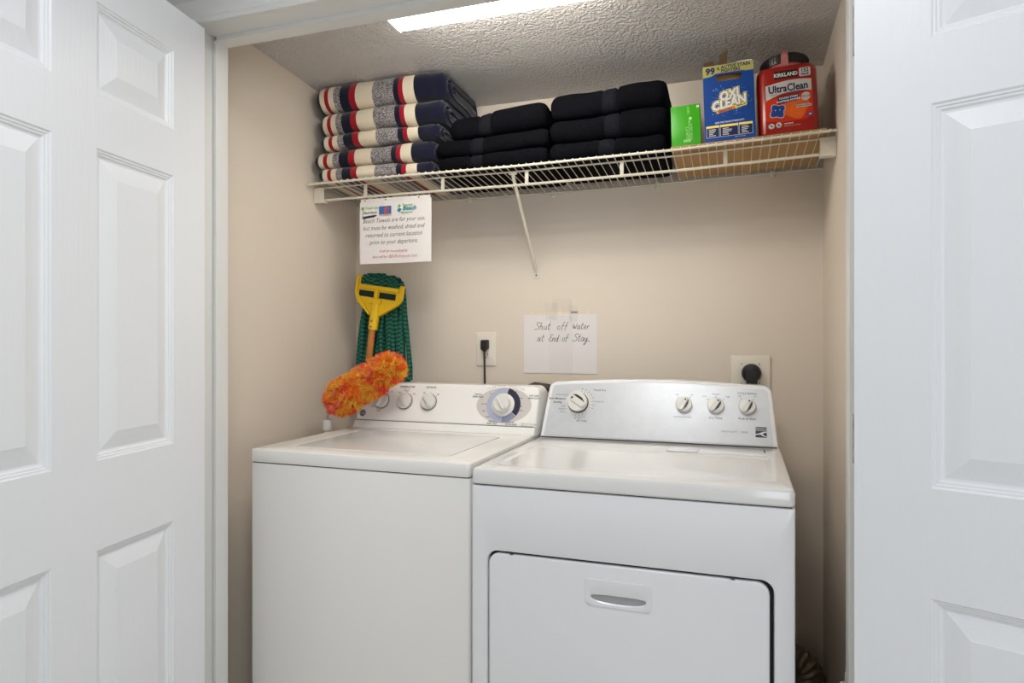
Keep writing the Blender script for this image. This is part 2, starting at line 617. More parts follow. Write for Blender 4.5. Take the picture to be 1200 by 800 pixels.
def door(n, loc, U, label):
    U = Vector(U).normalized()
    N = Vector((0, 0, 1)).cross(U)          # visible-face normal candidates
    o = empty('door_%d' % n, loc)
    struct(o, label, 'door')
    flip = 1
    F0 = frame((0, 0, 0), U, (0, 0, 1))     # h along U x Z
    nrm = U.cross(Vector((0, 0, 1)))
    tocam = Vector((0, -2.36, 0)) - Vector((loc[0], loc[1], 0))
    if nrm.dot(tocam) < 0: flip = -1
    F = lambda a, b, h: F0(a, b, h * flip)
    mb = MB()
    ys = [0.006] + [v for p in BH for v in p] + [DH]
    xs = [0.0] + [v for p in AW for v in p] + [DW]
    idx = {}
    for i, x in enumerate(xs):
        for j, y in enumerate(ys):
            idx[i, j] = len(mb.v); mb.v.append(F(x, y, 0))
    for i in range(5):
        for j in range(len(ys) - 1):
            if i in (1, 3) and j in (1, 3, 5): continue
            mb.f.append((idx[i, j], idx[i + 1, j], idx[i + 1, j + 1], idx[i, j + 1])); mb.m.append(0)
    STEP = [(0, 0), (0.003, -0.003), (0.006, -0.0035), (0.008, -0.006), (0.011, -0.0065), (0.014, -0.010), (0.017, -0.011), (0.024, -0.011)]
    for a0, a1 in AW:
        for b0, b1 in BH:
            mb.loft([[F(*p, h) for p in ((a0 + d, b0 + d), (a1 - d, b0 + d), (a1 - d, b1 - d), (a0 + d, b1 - d))] for d, h in STEP], cap0=False, cap1=True)
    # rim, back
    mb.loft([[F(*p, h) for p in ((0, 0.006), (DW, 0.006), (DW, DH), (0, DH))] for h in (0, -DT)], cap0=False)
    mb.build('frame', 'door', o, 25, recalc=False)
    for a0, a1 in AW:
        for b0, b1 in BH:
            P = MB()
            S = [(0.018, -0.0115), (0.0185, -0.0108), (0.054, -0.0008), (0.0545, -0.0004)]
            P.loft([[F(*p, h) for p in ((a0 + d, b0 + d), (a1 - d, b0 + d), (a1 - d, b1 - d), (a0 + d, b1 - d))] for d, h in S])
            P.build('panel', 'door', o, 5)
    for z in (0.25, 1.05, 1.80):
        MB().lathe([(0.007, z - 0.045), (0.007, z + 0.045)], lambda a, b, h: F(-0.006 + a, h, -DT - 0.004 + b), n=12).build('hinge', 'hinge', o)
    return o


door(1, (-1.284, -1.003, 0), (0.148, -0.989, 0), 'white six-panel door standing open at the left edge')
door(2, (0.209, -1.052, 0), (0.917, -0.399, 0), 'white six-panel door swung wide open at the right edge')

# ------------------------------------------------------------------ ceiling light in the closet
t = tag(empty('ceiling_light', (-0.586, -0.762, 2.18)), 'lit white box light on the stippled closet ceiling', 'light')
MB().slab(-0.305, 0.305, -0.066, 0.066, -0.008, 0.0, XY, 0.004, 0.0).build('housing', 'fixture', t)
for s in (-1, 1):
    x = s * 0.307
    MB().slab(min(x, x - s * 0.008), max(x, x - s * 0.008), -0.072, 0.072, -0.080, -0.006, XY, 0.003, 0).build('end_cap', 'fixture', t)
MB().slab(-0.298, 0.298, -0.070, 0.070, -0.079, -0.007, XY, 0.004, 0.0, e0=0.010).build('diffuser', 'diffuser', t)

# ------------------------------------------------------------------ wire shelf


def interp(x, P):
    if x <= P[0][0]: return P[0][1]
    for (a, u), (b, v) in zip(P, P[1:]):
        if x <= b: return u + (v - u) * (x - a) / (b - a)
    return P[-1][1]


def zf(x): return interp(x, [(-1.458, 1.800), (-1.1, 1.803), (-0.65, 1.801), (-0.137, 1.808), (0.2858, 1.823)])
def zb(x): return interp(x, [(-1.458, 1.782), (-0.4, 1.781), (0.2858, 1.797)])
YS, YB, YH = -0.335, -0.008, -0.278     # front rail, back rail, hanging rail
def zdeck(x, y): return zf(x) + (zb(x) - zf(x)) * (y - YS) / (YB - YS)


sh = tag(empty('wire_shelf', (0, 0, 0)), 'white ventilated wire shelf with hanging rail across the closet', 'shelf')
xsr = [XL + 0.006 + (XR - XL - 0.012) * i / 24 for i in range(25)]
R1, R2, R3, RW = 0.0040, 0.0030, 0.0046, 0.0016
MB().tube([(x, YS, zf(x) - R1 - RW) for x in xsr], R1, 10).build('front_rail', 'wire', sh)
MB().tube([(x, YB, zb(x) - R2 - RW) for x in xsr], R2, 8).build('back_rail', 'wire', sh)
MB().tube([(x, YH, zdeck(x, YH) - R2 - RW) for x in xsr], R2, 8).build('deck_rail', 'wire', sh)
HZ = 0.050
MB().tube([(x, YH, zdeck(x, YH) - HZ) for x in xsr], R3, 10).build('hanging_rail', 'wire', sh)
x = XL + 0.02
while x < XR - 0.01:
    f0, b0 = zf(x), zb(x)
    MB().tube([(0, YS - R1 - RW, f0 - b0 - 0.007), (0, YS - R1 - RW * 0.6, f0 - b0 - 0.002), (0, YS - R1 * 0.4, f0 - b0), (0, YB + 0.003, 0.0)], RW, 6).build('wire', 'wire', sh, loc=(x, 0, b0))
    x += 0.0254
for x in (-1.248, -0.944, -0.641, -0.327, -0.016):
    z = zdeck(x, YH)
    MB().slab(x - 0.006, x + 0.006, YH - 0.003, YH + 0.003, z - HZ, z - 0.003, XY, 0.001, 0).build('strap', 'wire', sh)
for s, xe in ((1, XL), (-1, XR)):
    z = zdeck(xe, YH)
    x0, x1 = sorted((xe + s * 0.001, xe + s * 0.044))
    b = MB()
    b.slab(x0, x1, z - 0.060, z - 0.006, 0, 0.004, XZ(YH - 0.009), 0.002, 0.001)
    b.slab(x0, x1, z - 0.060, z - 0.055, -0.022, 0.0, XZ(YH - 0.009), 0, 0)
    b.slab(min(xe, xe + s * 0.004), max(xe, xe + s * 0.004), YH - 0.010, YH + 0.03, z - 0.062, z - 0.006, XY, 0, 0)
    b.build('end_bracket', 'wire', sh)
# brace
bx = -0.69
bzt = zdeck(bx, YH) - 0.008
Fb = frame((bx, 0, 0), (1, 0, 0), (0, 0, 1))
b = MB()
b.tube([(bx, YH + 0.004, bzt), (bx, YH + 0.006, bzt - 0.012), (bx + 0.001, -0.012, 1.505), (bx + 0.002, -0.004, 1.488)], [0.008, 0.006, 0.0058, 0.006], 8)
b.slab(bx - 0.013, bx + 0.014, bzt - 0.006, bzt + 0.004, -0.004, 0.004, XZ(YH), 0.003, 0)
b.slab(bx - 0.009, bx + 0.013, 1.462, 1.500, 0.0, 0.003, XZ(0), 0.004, 0.001)
br = b.build('brace', 'wire', sh)
MB().lathe([(0.0035, 0.003), (0.0035, 0.005), (0.001, 0.006)], XZ(0), bx + 0.002, 1.475, 12).build('screw', 'inkgrey', br)
for x in (-1.20, -0.955, -0.62, -0.245, 0.13):
    z = zb(x)
    MB().slab(x - 0.007, x + 0.007, z - 0.020, z + 0.005, 0.0, 0.012, XZ(0), 0.003, 0.002).build('wall_clip', 'wire', sh)

# ------------------------------------------------------------------ towels
TILT = -math.atan((1.803 - 1.781) / (YB - YS))


def towel(name, x0, x1, yf, depth, z0, h, mats, label, group, seed, kind='plain', lv=0, leans=(0, 0), tilt=0.02, sid=0, xc=0.0):
    """one folded towel: plump folded body; origin at front left bottom. kind 'striped' shows the fold layers at its right end"""
    rnd = random.Random(seed)
    W = x1 - x0
    NP = 40
    prof = []
    rad = h * 0.47
    for (px, py) in rr(0.0, depth, 0.0, h, rad, 9):
        prof.append((px, py))
    # densify flat stretches
    dens = []
    for i, p in enumerate(prof):
        q = prof[(i + 1) % len(prof)]
        d = math.hypot(q[0] - p[0], q[1] - p[1])
        k = max(1, int(d / 0.03))
        for j in range(k):
            dens.append((p[0] + (q[0] - p[0]) * j / k, p[1] + (q[1] - p[1]) * j / k))
    prof = dens
    cy, cz = depth * 0.5, h * 0.5
    band = None
    if kind == 'band':
        c = W * (rnd.uniform(0.36, 0.41) if sid == 2 else rnd.uniform(0.50, 0.55))
        band = (c - 0.022, c + 0.022)
    ph = rnd.uniform(0, 50)
    TL = -math.atan(tilt / (YB - YS))

    def face(q, xw, y):                  # the wavy surface between two towels of one stack
        if q == 0: return 0.0
        v = Vector((xw * 6 + 7 * q + sid * 3.3, y * 7, q * 1.7 + sid))
        return 0.0075 * noise.noise(v) + 0.0035 * noise.noise(v * 2.7) + leans[0 if q == lv else 1] * (xw - xc)

    def ring(x, s, dx=0.0, off=(0, 0)):
        out = []
        for (py, pz) in prof:
            ny, nz = noise.noise(Vector((x * 5 + ph, py * 6, pz * 9))), noise.noise(Vector((x * 7 + ph + 9, py * 5, pz * 7)))
            y = cy + off[0] + (py - cy) * s[0]
            z = cz + off[1] + (pz - cz) * s[1]
            amp = 0.015
            if py < depth * 0.4:
                y += ny * amp
            fq = min(1, max(0, pz / h))
            z += (1 - fq) * face(lv, x0 + x, py) + fq * face(lv + 1, x0 + x, py) + nz * 0.006 * (4 * fq * (1 - fq)) ** 2
            if band:
                for e in band:
                    g = math.exp(-((x - e) / 0.0035) ** 2)
                    z -= 0.004 * g * (1 if pz > h * .5 else 0)
                    y += 0.006 * g * (1 if py < depth * .3 else 0)
                if band[0] < x < band[1]:
                    y += 0.0022 if py < depth * .3 else 0
            out.append(Vector((x + dx, y, z if lv else max(z, 0.0))))
        return out

    loops = []
    mb = MB()
    # left end (closed, softly rounded)
    re = min(0.030, h * 0.42)
    for i in range(5):
        t = i / 4
        s = math.sin(t * math.pi / 2) ** 0.6
        loops.append(ring(re * (1 - math.cos(t * math.pi / 2)), (1 - (1 - s) * re * 2 / depth * 0.9, 0.12 + 0.88 * s)))
    n = 46
    for i in range(1, n):
        loops.append(ring(re + (W - 2 * re) * i / n, (1, 1)))
    # right end: folded edges spiral inwards
    ends = [(0.000, 1.0), (0.010, 0.97), (0.020, 0.89), (0.026, 0.76)]
    if kind == 'striped':
        ends += [(0.023, 0.68), (0.010, 0.63), (0.011, 0.58), (0.022, 0.54), (0.027, 0.46), (0.024, 0.38), (0.010, 0.33), (0.012, 0.27), (0.022, 0.22), (0.024, 0.12)]
        sp = 0.004
    else:
        ends += [(0.028, 0.60), (0.022, 0.52), (0.021, 0.48), (0.027, 0.42), (0.028, 0.2)]
        sp = 0.0
    for k, (dx, s) in enumerate(ends):
        sy = 1 - (1 - s) * h * 1.25 / depth
        loops.append(ring(W - re, (sy, s), dx * re / 0.028, (sp * k, sp * 0.6 * (1 if k % 2 else -1))))
    # material by ring for the dobby band
    mb.loft(loops)
    ml = mats if isinstance(mats, list) else [mats]
    if band and len(ml) > 1:
        for fi, f in enumerate(mb.f):
            xm = sum(mb.v[i].x for i in f) / len(f)
            if band[0] < xm < band[1]: mb.m[fi] = 1
    o = mb.build(name, ml, None, 60)
    o.location = (x0, yf, z0)
    o.rotation_euler = (TL, 0, 0)
    tag(o, label, 'towel', group)
    return o


G1 = 'striped beach towels on the left of the shelf'
rows = [('bottom', -1.414, -0.962, 0.044), ('second', -1.434, -0.957, 0.064), ('third', -1.407, -0.935, 0.050), ('fourth', -1.418, -0.920, 0.080), ('top', -1.424, -0.915, 0.094)]
LB = ['striped beach towel at the bottom of its stack, resting on the wire shelf',
      'striped beach towel second from the bottom, reaching nearest the left closet wall',
      'thin striped beach towel in the middle of the five on the left',
      'thick striped beach towel lying directly under the topmost striped one',
      'topmost striped beach towel of the left stack, just below the ceiling']
GAP = 0.0022
z = 1.8056
GS = 0.0042
for i, (nm, a, b, h) in enumerate(rows):
    towel('beach_towel', a, b, -0.333 + 0.004 * (i % 2), 0.31, z, h, 'stripes', LB[i], G1, 11 + i, 'striped', i, (0, 0), 0.0175, 1, -1.17)
    z += h + GS
G2, G3 = 'black towels in the left black stack', 'black towels in the right black stack'
z = 1.8054
LN = (0, 0.02, 0.05, 0.07)
for i, (a, b, h) in enumerate([(-0.942, -0.562, 0.046), (-0.950, -0.560, 0.067), (-0.908, -0.566, 0.074)]):
    towel('bath_towel', a, b, -0.326, 0.30, z, h, ['blackterry', 'blackband'],
          ['bottom black bath towel of the stack beside the striped towels', 'middle black bath towel of the stack beside the striped towels',
           'top black bath towel of the stack beside the striped towels'][i], G2, 31 + i, 'band', i, (LN[i], LN[i + 1]), 0.0192, 2, -0.75)
    z += h + GAP
z = 1.8096
LN = (0, 0.01, 0.02, 0.04)
for i, (a, b, h) in enumerate([(-0.553, -0.190, 0.056), (-0.553, -0.184, 0.078), (-0.552, -0.186, 0.080)]):
    towel('bath_towel', a, b, -0.330, 0.30, z, h, ['blackterry', 'blackband'],
          ['bottom black bath towel of the taller stack left of the green box', 'middle black bath towel of the taller stack left of the green box',
           'top black bath towel of the taller stack left of the green box'][i], G3, 51 + i, 'band', i, (LN[i], LN[i + 1]), 0.0205, 3, -0.37)
    z += h + GAP

# ------------------------------------------------------------------ goods on the right of the shelf
ROLL = -math.atan(0.038 * 0.9)
def deck_empty(name, x, y, w, d):
    Rm = Matrix.Rotation(ROLL, 4, 'Y') @ Matrix.Rotation(TILT, 4, 'X')
    z = max(cz(x + p.x, y + p.y) + 0.0046 - p.z for p in (Rm @ Vector(c) for c in ((0, 0, 0), (w, 0, 0), (0, d, 0), (w, d, 0), (w / 2, 0, 0), (w / 2, d, 0))))
    o = empty(name, (x, y, z))
    o.rotation_euler = Rm.to_euler()
    return o


CX0, CX1, CY0, CY1 = -0.172, 0.256, -0.328, -0.028
def cz(x, y): return zdeck(x, y) + RW + 0.0008
mb = MB()
mb.loft([[Vector((x, CY0, cz(x, CY0))), Vector((x, CY1, cz(x, CY1))), Vector((x, CY1, cz(x, CY1) + 0.004)), Vector((x, CY0, cz(x, CY0) + 0.004))] for x in (CX0, -0.137, -0.03, 0.07, 0.15, CX1)])
cb = mb.build('cardboard_sheet', 'cardboard', None, 0)
tag(cb, 'flat tan cardboard sheet lying under the boxes on the wire shelf', 'cardboard')

# green carton
t = deck_empty('small_carton', -0.170, -0.318, 0.086, 0.06)
tag(t, 'small bright green carton between the black towels and the blue box', 'box')
MB().slab(0, 0.086, 0, 0.06, 0, 0.126, XY, 0.0015, 0.001).build('carton', 'green_box', t)
F = XZ(0)
b = MB()
for k, (bx_, s, sz) in enumerate(((0.050, 'QUALITY', 0.010), (0.056, 'FABRIC SOFTENER', 0.0075), (0.062, 'DRYER SHEETS', 0.0075))):
    b.text(s, sz, F, bx_, 0.018, 0.0004, rot=math.pi / 2)
b.text('NEW', 0.010, F, 0.055, 0.098, 0.0004, rot=math.pi / 2)
b.prism(circ(0.057, 0.084, 0.0045, 16), 0.0002, 0.0004, F)
for i in range(9):
    b.prism([(0.036 + i * 0.0024, 0.012), (0.0374 + i * 0.0024, 0.012), (0.0374 + i * 0.0024, 0.020), (0.036 + i * 0.0024, 0.020)], 0.0002, 0.0004, F)
b.build('lettering', 'green_dark', t, 0)
MB().prism(rr(0.076, 0.083, 0.115, 0.122), 0.0002, 0.0005, F).build('corner_mark', 'white', t, 0)
MB().text('R', 0.007, F, 0.0775, 0.1162, 0.0008).build('mark_letter', 'ink', t, 0)

# blue detergent carton
t = deck_empty('detergent_box', -0.073, -0.320, 0.143, 0.085)
tag(t, 'blue powder detergent box with khaki top band and torn open flaps', 'box')
BW, BHT, BD = 0.143, 0.234, 0.085
slot = [(a, b_) for a, b_ in rr(0.036, 0.110, 0.184, 0.204, 0.0098, 8)]
b = MB()
b.hole_plate(rr(0, BW, 0, BHT), slot, -0.0015, 0.0, F)
b.slab(0, BW, BD - 0.0015, BD, 0, BHT - 0.004).slab(0, 0.0015, 0.0015, BD, 0, BHT - 0.006).slab(BW - 0.0015, BW, 0.0015, BD, 0, BHT - 0.006).slab(0, BW, 0, BD, 0, 0.0015)
b.build('carton', 'blue', t, 0)
b = MB().slab(0.002, BW - 0.002, 0.0025, BD - 0.002, 0.05, BHT * 0.55)
b.slab(0.0016, BW - 0.0016, 0.0016, 0.0026, 0.002, 0.180).slab(0.0016, BW - 0.0016, BD - 0.0028, BD - 0.0016, 0.002, BHT - 0.006)
b.build('inner_board', 'cardin', t, 0)
for (x0, x1, y, h0, hh, ln, tw) in ((0.008, 0.042, 0.010, 0.218, 0.046, 0.012, -0.010), (0.040, 0.068, 0.010, 0.222, 0.066, 0.010, 0.008), (0.070, 0.100, 0.030, 0.222, 0.034, 0.02, 0.004), (0.100, 0.136, 0.020, 0.226, 0.026, 0.016, 0.006)):
    MB().loft([[Vector((x0, y, h0)), Vector((x1, y, h0)), Vector((x1, y + 0.0012, h0)), Vector((x0, y + 0.0012, h0))],
               [Vector((x0 + 0.003 + tw, y + ln, h0 + hh * 0.8)), Vector((x1 - 0.002 + tw, y + ln, h0 + hh)), Vector((x1 - 0.002 + tw, y + ln + 0.0012, h0 + hh)), Vector((x0 + 0.003 + tw, y + ln + 0.0012, h0 + hh * 0.8))]]).build('torn_flap', 'cardin', t, 0)
MB().slab(0.098, 0.141, 0.05, 0.0512, 0.222, 0.262).build('torn_flap', 'fixture', t, 0)
MB().loft([[Vector((0.01, 0.012, 0.178)), Vector((0.133, 0.012, 0.176)), Vector((0.133, 0.0132, 0.176)), Vector((0.01, 0.0132, 0.178))], [Vector((0.01, 0.020, 0.196)), Vector((0.133, 0.030, 0.200)), Vector((0.133, 0.0312, 0.200)), Vector((0.01, 0.0212, 0.196))], [Vector((0.01, 0.018, 0.222)), Vector((0.133, 0.045, 0.218)), Vector((0.133, 0.0462, 0.218)), Vector((0.01, 0.0192, 0.222))]]).build('crumpled_flap', 'cardboard', t, 0)
b = MB().hole_plate([(0, 0.200), (0.0, BHT), (BW, BHT), (BW, 0.206), (0.122, 0.206), (0.110, 0.2085), (0.036, 0.2085), (0.024, 0.202)], rr(0.060, 0.061, 0.225, 0.226), 0.0001, 0.0006, F)
b.build('top_band', 'khaki', t, 0)
b = MB().text('99', 0.027, F, 0.008, 0.2090, 0.0009, bold=0.045).text('%', 0.013, F, 0.040, 0.218, 0.0009, bold=0.03)
b.text('ACTIVE STAIN', 0.0135, F, 0.052, 0.2215, 0.0009, bold=0.035, xs=0.96).text('FIGHTERS', 0.0135, F, 0.052, 0.2102, 0.0009, bold=0.035, xs=0.92)
b.build('band_lettering', 'navyink', t, 0)
rnd = random.Random(5)
b = MB()
for i in range(70):
    a = rnd.uniform(0, 2 * math.pi); d = rnd.uniform(0.030, 0.068)
    cx, cy = 0.071 + d * math.cos(a) * 0.95, 0.122 + d * math.sin(a) * 0.82
    if 0.004 < cx < 0.139 and 0.066 < cy < 0.178:
        b.prism(circ(cx, cy, rnd.choice((0.0005, 0.0008, 0.0012, 0.0017)), 8), 0.0001, 0.0003, F)
for i in range(44):
    a = rnd.uniform(0, 2 * math.pi); d0, d1 = 0.030, rnd.uniform(0.044, 0.056)
    c_, s_ = math.cos(a), math.sin(a) * 0.72
    q = 0.0005
    b.prism([(0.071 + d0 * c_ - q * s_, 0.122 + d0 * s_ + q * c_), (0.071 + d0 * c_ + q * s_, 0.122 + d0 * s_ - q * c_), (0.071 + d1 * c_, 0.122 + d1 * s_)], 0.0001, 0.0002, F)
b.build('starburst', 'lightblue', t, 0)
LR = math.radians(10)
def logo(off, mi, h):
    b = MB()
    b.text('OXI', 0.037, F, 0.046, 0.1225, h, shear=0.2, bold=off, rot=LR, xs=0.84)
    b.text('CLEAN', 0.037, F, 0.0240, 0.0945, h, shear=0.2, bold=off, rot=LR, xs=0.84)
    return b
b = logo(0.125, 0, 0.0006)
b.prism([(0.036, 0.085), (0.120, 0.102), (0.122, 0.112), (0.036, 0.096)], 0.0002, 0.0007, F)
b.build('logo_outline', 'yellowink', t, 0)
logo(0.080, 0, 0.0010).build('logo_navy_outline', 'navyink', t, 0)  # printed navy outline around the letters
logo(0.042, 0, 0.0014).build('logo_letters', 'white', t, 0)
MB().prism([(0.038, 0.085), (0.088, 0.095), (0.089, 0.104), (0.038, 0.0945)], 0.0006, 0.0012, F).build('logo_banner', 'orangeink', t, 0)
MB().text('VERSATILE', 0.0088, F, 0.041, 0.0865, 0.0016, bold=0.03, rot=math.radians(11), xs=0.95).text('STAIN REMOVER', 0.0056, F, 0.092, 0.099, 0.0016, bold=0.03, rot=LR, xs=0.62).build('banner_lettering', 'navyink', t, 0)
b = MB().text('GETS THE TOUGH STAINS OUT!', 0.0066, F, 0.071, 0.0565, 0.0006, 'C', bold=0.02, rot=math.radians(1), xs=0.86)
for (x0, x1) in ((0.006, 0.041), (0.045, 0.094), (0.098, 0.134)):
    b.hole_plate(rr(x0 - 0.0008, x1 + 0.0008, 0.0152, 0.0508), rr(x0, x1, 0.016, 0.050), 0.0002, 0.0005, F)
    for k in range(5):
        ww = rnd.uniform(0.4, 0.8) * (x1 - x0)
        b.prism(rr(x0 + 0.006, x0 + 0.006 + ww * 0.8, 0.020 + k * 0.0046, 0.0216 + k * 0.0046), 0.0005, 0.0008, F)
b.text('NET WT 7.22 LB', 0.004, F, 0.085, 0.009, 0.0006)
b.build('small_print', 'white', t, 0)
b = MB()
for (x0, x1) in ((0.006, 0.041), (0.045, 0.094), (0.098, 0.134)): b.prism(rr(x0, x1, 0.044, 0.050), 0.0002, 0.0007, F)
b.build('table_heading', 'yellowink', t, 0)
b = MB()
for (x0, x1) in ((0.006, 0.041), (0.045, 0.094), (0.098, 0.134)): b.prism(rr(x0, x1, 0.016, 0.044), 0.0001, 0.0004, F)
b.build('table_field', 'navyink', t, 0)

# red tub
t = deck_empty('detergent_tub', 0.078, -0.322, 0.162, 0.15)
tag(t, 'orange-red plastic tub of detergent packs with black screw lid', 'tub')
TW, TD, TH = 0.162, 0.150, 0.206
loops = []
for ins, z_ in ((0.006, 0.0), (0.001, 0.003), (0.0, 0.008), (0.0, 0.10), (0.0, TH - 0.024), (0.002, TH - 0.012), (0.008, TH - 0.003), (0.018, TH)):
    loops.append([Vector((a, b_, z_)) for a, b_ in rr(ins, TW - ins, ins, TD - ins, 0.030 - ins, 6)])
MB().loft(loops).build('body', 'tubred', t, 50)
b = MB().lathe([(0.062, TH - 0.002), (0.060, TH + 0.012)], XY, TW / 2, TD / 2, 40)
b.build('neck', 'tubstrap', t)
lp = [(0.066, TH + 0.010), (0.067, TH + 0.013), (0.067, TH + 0.034), (0.064, TH + 0.038), (0.0, TH + 0.038)]
lid = MB().lathe(lp, XY, TW / 2, TD / 2, 48).build('lid', 'tublid', t)
b = MB()
for i in range(48):
    a = 2 * math.pi * i / 48
    b.slab(-0.0012, 0.0012, TH + 0.013, TH + 0.033, 0.066, 0.0682, (lambda a: lambda p, q, h: Vector((TW / 2 + h * math.cos(a) - p * math.sin(a), TD / 2 + h * math.sin(a) + p * math.cos(a), q)))(a))
tag(b.build('lid_ribs', 'tublid', lid, 0), kind='stuff')
MB().loft([[Vector((TW / 2 - w_ - 0.004, y, z_)), Vector((TW / 2 + w_ - 0.004, y, z_)), Vector((TW / 2 + w_ - 0.004, y + 0.003, z_ + 0.001)), Vector((TW / 2 - w_ - 0.004, y + 0.003, z_ + 0.001))]
           for w_, y, z_ in ((0.011, 0.018, TH - 0.001), (0.010, 0.006, TH + 0.012), (0.009, 0.002, TH + 0.030), (0.008, 0.010, TH + 0.043))]).build('handle_strap', 'tubstrap', t)
F = XZ(0)
def star(cx, cy, r, q, rot, n=24):
    return [(cx + (r * (1 + q * math.cos(4 * (2 * math.pi * i / n)))) * math.cos(2 * math.pi * i / n + rot), cy + (r * (1 + q * math.cos(4 * (2 * math.pi * i / n)))) * math.sin(2 * math.pi * i / n + rot)) for i in range(n)]
def band(poly, h0, h1, name, m): return MB().prism(poly, h0, h1, F).build(name, m, t, 0)
lo = [(0.022 + 0.122 * i / 14, 0.102 + 0.016 * (i / 14) + 0.011 * math.sin(math.pi * i / 14)) for i in range(15)]
hi = [(0.022 + 0.122 * i / 14, 0.146 + 0.010 * math.sin(math.pi * i / 14 * 0.8)) for i in range(15)]
band([(0.020, 0.014)] + [(0.146, 0.014)] + [(0.146, 0.118)] + [(0.020, 0.104)], 0.0001, 0.0003, 'label', 'tubglow')
band(star(0.100, 0.075, 0.034, 0.10, 0.3), 0.0003, 0.00045, 'label_glow', 'tubamber')
band([(0.020, 0.008), (0.146, 0.008), (0.146, 0.044), (0.120, 0.036), (0.070, 0.034), (0.020, 0.040)], 0.0003, 0.0005, 'label_lower', 'tubred')
band(lo + hi[::-1], 0.0003, 0.0007, 'silver_band', 'tubsilver')
band(rr(0.046, 0.108, 0.163, 0.186, 0.001), 0.0002, 0.0006, 'brand_plate', 'black_label')
MB().text('KIRKLAND', 0.0155, F, 0.077, 0.1685, 0.0010, 'C', bold=0.03, xs=0.84).build('brand_lettering', 'white', t, 0)
MB().text('152', 0.0155, F, 0.128, 0.174, 0.0006, 'C', bold=0.03, xs=0.9).text('PACS', 0.0085, F, 0.128, 0.165, 0.0006, 'C', bold=0.05).build('count_lettering', 'navyink', t, 0)
band(rr(0.113, 0.143, 0.162, 0.187, 0.004), 0.0001, 0.0004, 'count_patch', 'tubsilver')
MB().text('UltraClean', 0.0300, F, 0.082, 0.124, 0.0011, 'C', bold=0.03, xs=0.80, rot=math.radians(1.5)).build('title_lettering', 'navyink', t, 0)
MB().text('PREMIUM LAUNDRY DETERGENT PACS', 0.0052, F, 0.081, 0.1165, 0.0011, 'C', rot=math.radians(3)).build('subtitle', 'inkgrey', t, 0)
band([(0.054, 0.088), (0.110, 0.094), (0.110, 0.113), (0.054, 0.107)], 0.0004, 0.0011, 'slogan_plate', 'navyink')
MB().text('TOUGH STAIN', 0.0076, F, 0.082, 0.1025, 0.0015, 'C', bold=0.03, rot=0.08).text('FIGHTING POWER', 0.0076, F, 0.082, 0.0935, 0.0015, 'C', bold=0.03, rot=0.08).build('slogan_lettering', 'white', t, 0)
band(circ(0.128, 0.102, 0.012, 24), 0.0004, 0.0011, 'seal', 'tubsilver')
MB().text('ODOR', 0.0095, F, 0.128, 0.099, 0.0016, 'C', bold=0.03, xs=0.9).build('seal_lettering', 'inkgrey', t, 0)
band(rr(0.102, 0.142, 0.072, 0.080, 0.003), 0.0005, 0.0009, 'scent_pill', 'tubsilver')
MB().text('FRESH SCENT', 0.0062, F, 0.122, 0.0738, 0.0013, 'C', bold=0.02).build('scent_lettering', 'navyink', t, 0)
band(star(0.052, 0.068, 0.0212, 0.2, 0.62), 0.0004, 0.0008, 'pod_outline', 'tubsilver')
pod = MB().loft([[F(a, b_, h) for a, b_ in star(0.052, 0.068, r_, 0.2, 0.62)] for r_, h in ((0.0195, 0.0006), (0.0185, 0.0014), (0.011, 0.0018))]).build('pod_picture', 'podblue', t)
MB().prism(circ(0.046, 0.071, 0.0022, 10), 0.0016, 0.0021, F).prism(circ(0.058, 0.071, 0.0022, 10), 0.0016, 0.0021, F).build('pod_glint', 'lightblue', t, 0)
b = MB().prism(circ(0.034, 0.026, 0.0082, 20), 0.0004, 0.0010, F).prism(circ(0.054, 0.027, 0.0082, 20), 0.0004, 0.0010, F)
b.text('WARNING', 0.005, F, 0.068, 0.027, 0.0010, bold=0.03).text('Keep out of reach of children', 0.0036, F, 0.068, 0.021, 0.0010).build('warning_marks', 'white', t, 0)
b = MB()
for cx in (0.034, 0.054):
    b.hole_plate(circ(cx, 0.0265, 0.0072, 20), circ(cx, 0.0265, 0.0062, 20), 0.001, 0.0014, F)
    b.prism([(cx - 0.005, 0.0305), (cx - 0.004, 0.0315), (cx + 0.005, 0.0225), (cx + 0.004, 0.0215)], 0.001, 0.0014, F)
    b.prism(circ(cx, 0.026, 0.003, 10), 0.001, 0.0013, F)
b.build('warning_symbols', 'ink', t, 0)
band(circ(0.137, 0.048, 0.0078, 18, 0.006), 0.0005, 0.0010, 'weight_mark', 'podblue')
MB().text('49', 0.008, F, 0.137, 0.0455, 0.0014, 'C', bold=0.03).build('weight_lettering', 'white', t, 0)

# ------------------------------------------------------------------ notices
YN = YH - 0.0052
t = tag(empty('printed_notice', (-1.268, YN, 1.506)), 'printed beach towel notice taped to the hanging rail below striped towels', 'sign')
F = XZ(0)
PW, PH = 0.2830, 0.2200
# slightly wavy sheet
b = MB()
for s in (0,):
    loops = []
    for i in range(9):
        a = PW * i / 8
        k = 0.0015 * math.sin(i * 1.1)
        loops.append([F(a, 0, -0.0006 + k), F(a, PH, -0.0006), F(a, PH, 0), F(a, 0, k)])
    b.loft(loops)
b.build('paper', 'paper', t, 40)
b = MB().slab(0.004, PW - 0.004, PH - 0.001, PH + 0.012, -0.0004, 0.0006, F, 0.002, 0)
st = b.build('binding_strip', 'plastic', t, 0)
b = MB()
for a in (0.022, 0.105, 0.235): b.prism(circ(a, PH + 0.006, 0.0030, 10), 0.0007, 0.0012, F)
b.build('punched_hole', 'redink', st, 0)
F = XZ(-0.0022)
lines = [('Beach Towels are for your use,', 0.146, 0.0240), ('but must be washed, dried and', 0.120, 0.0240), ('returned to current location', 0.0945, 0.0240), ('prior to your departure.', 0.0690, 0.0240)]
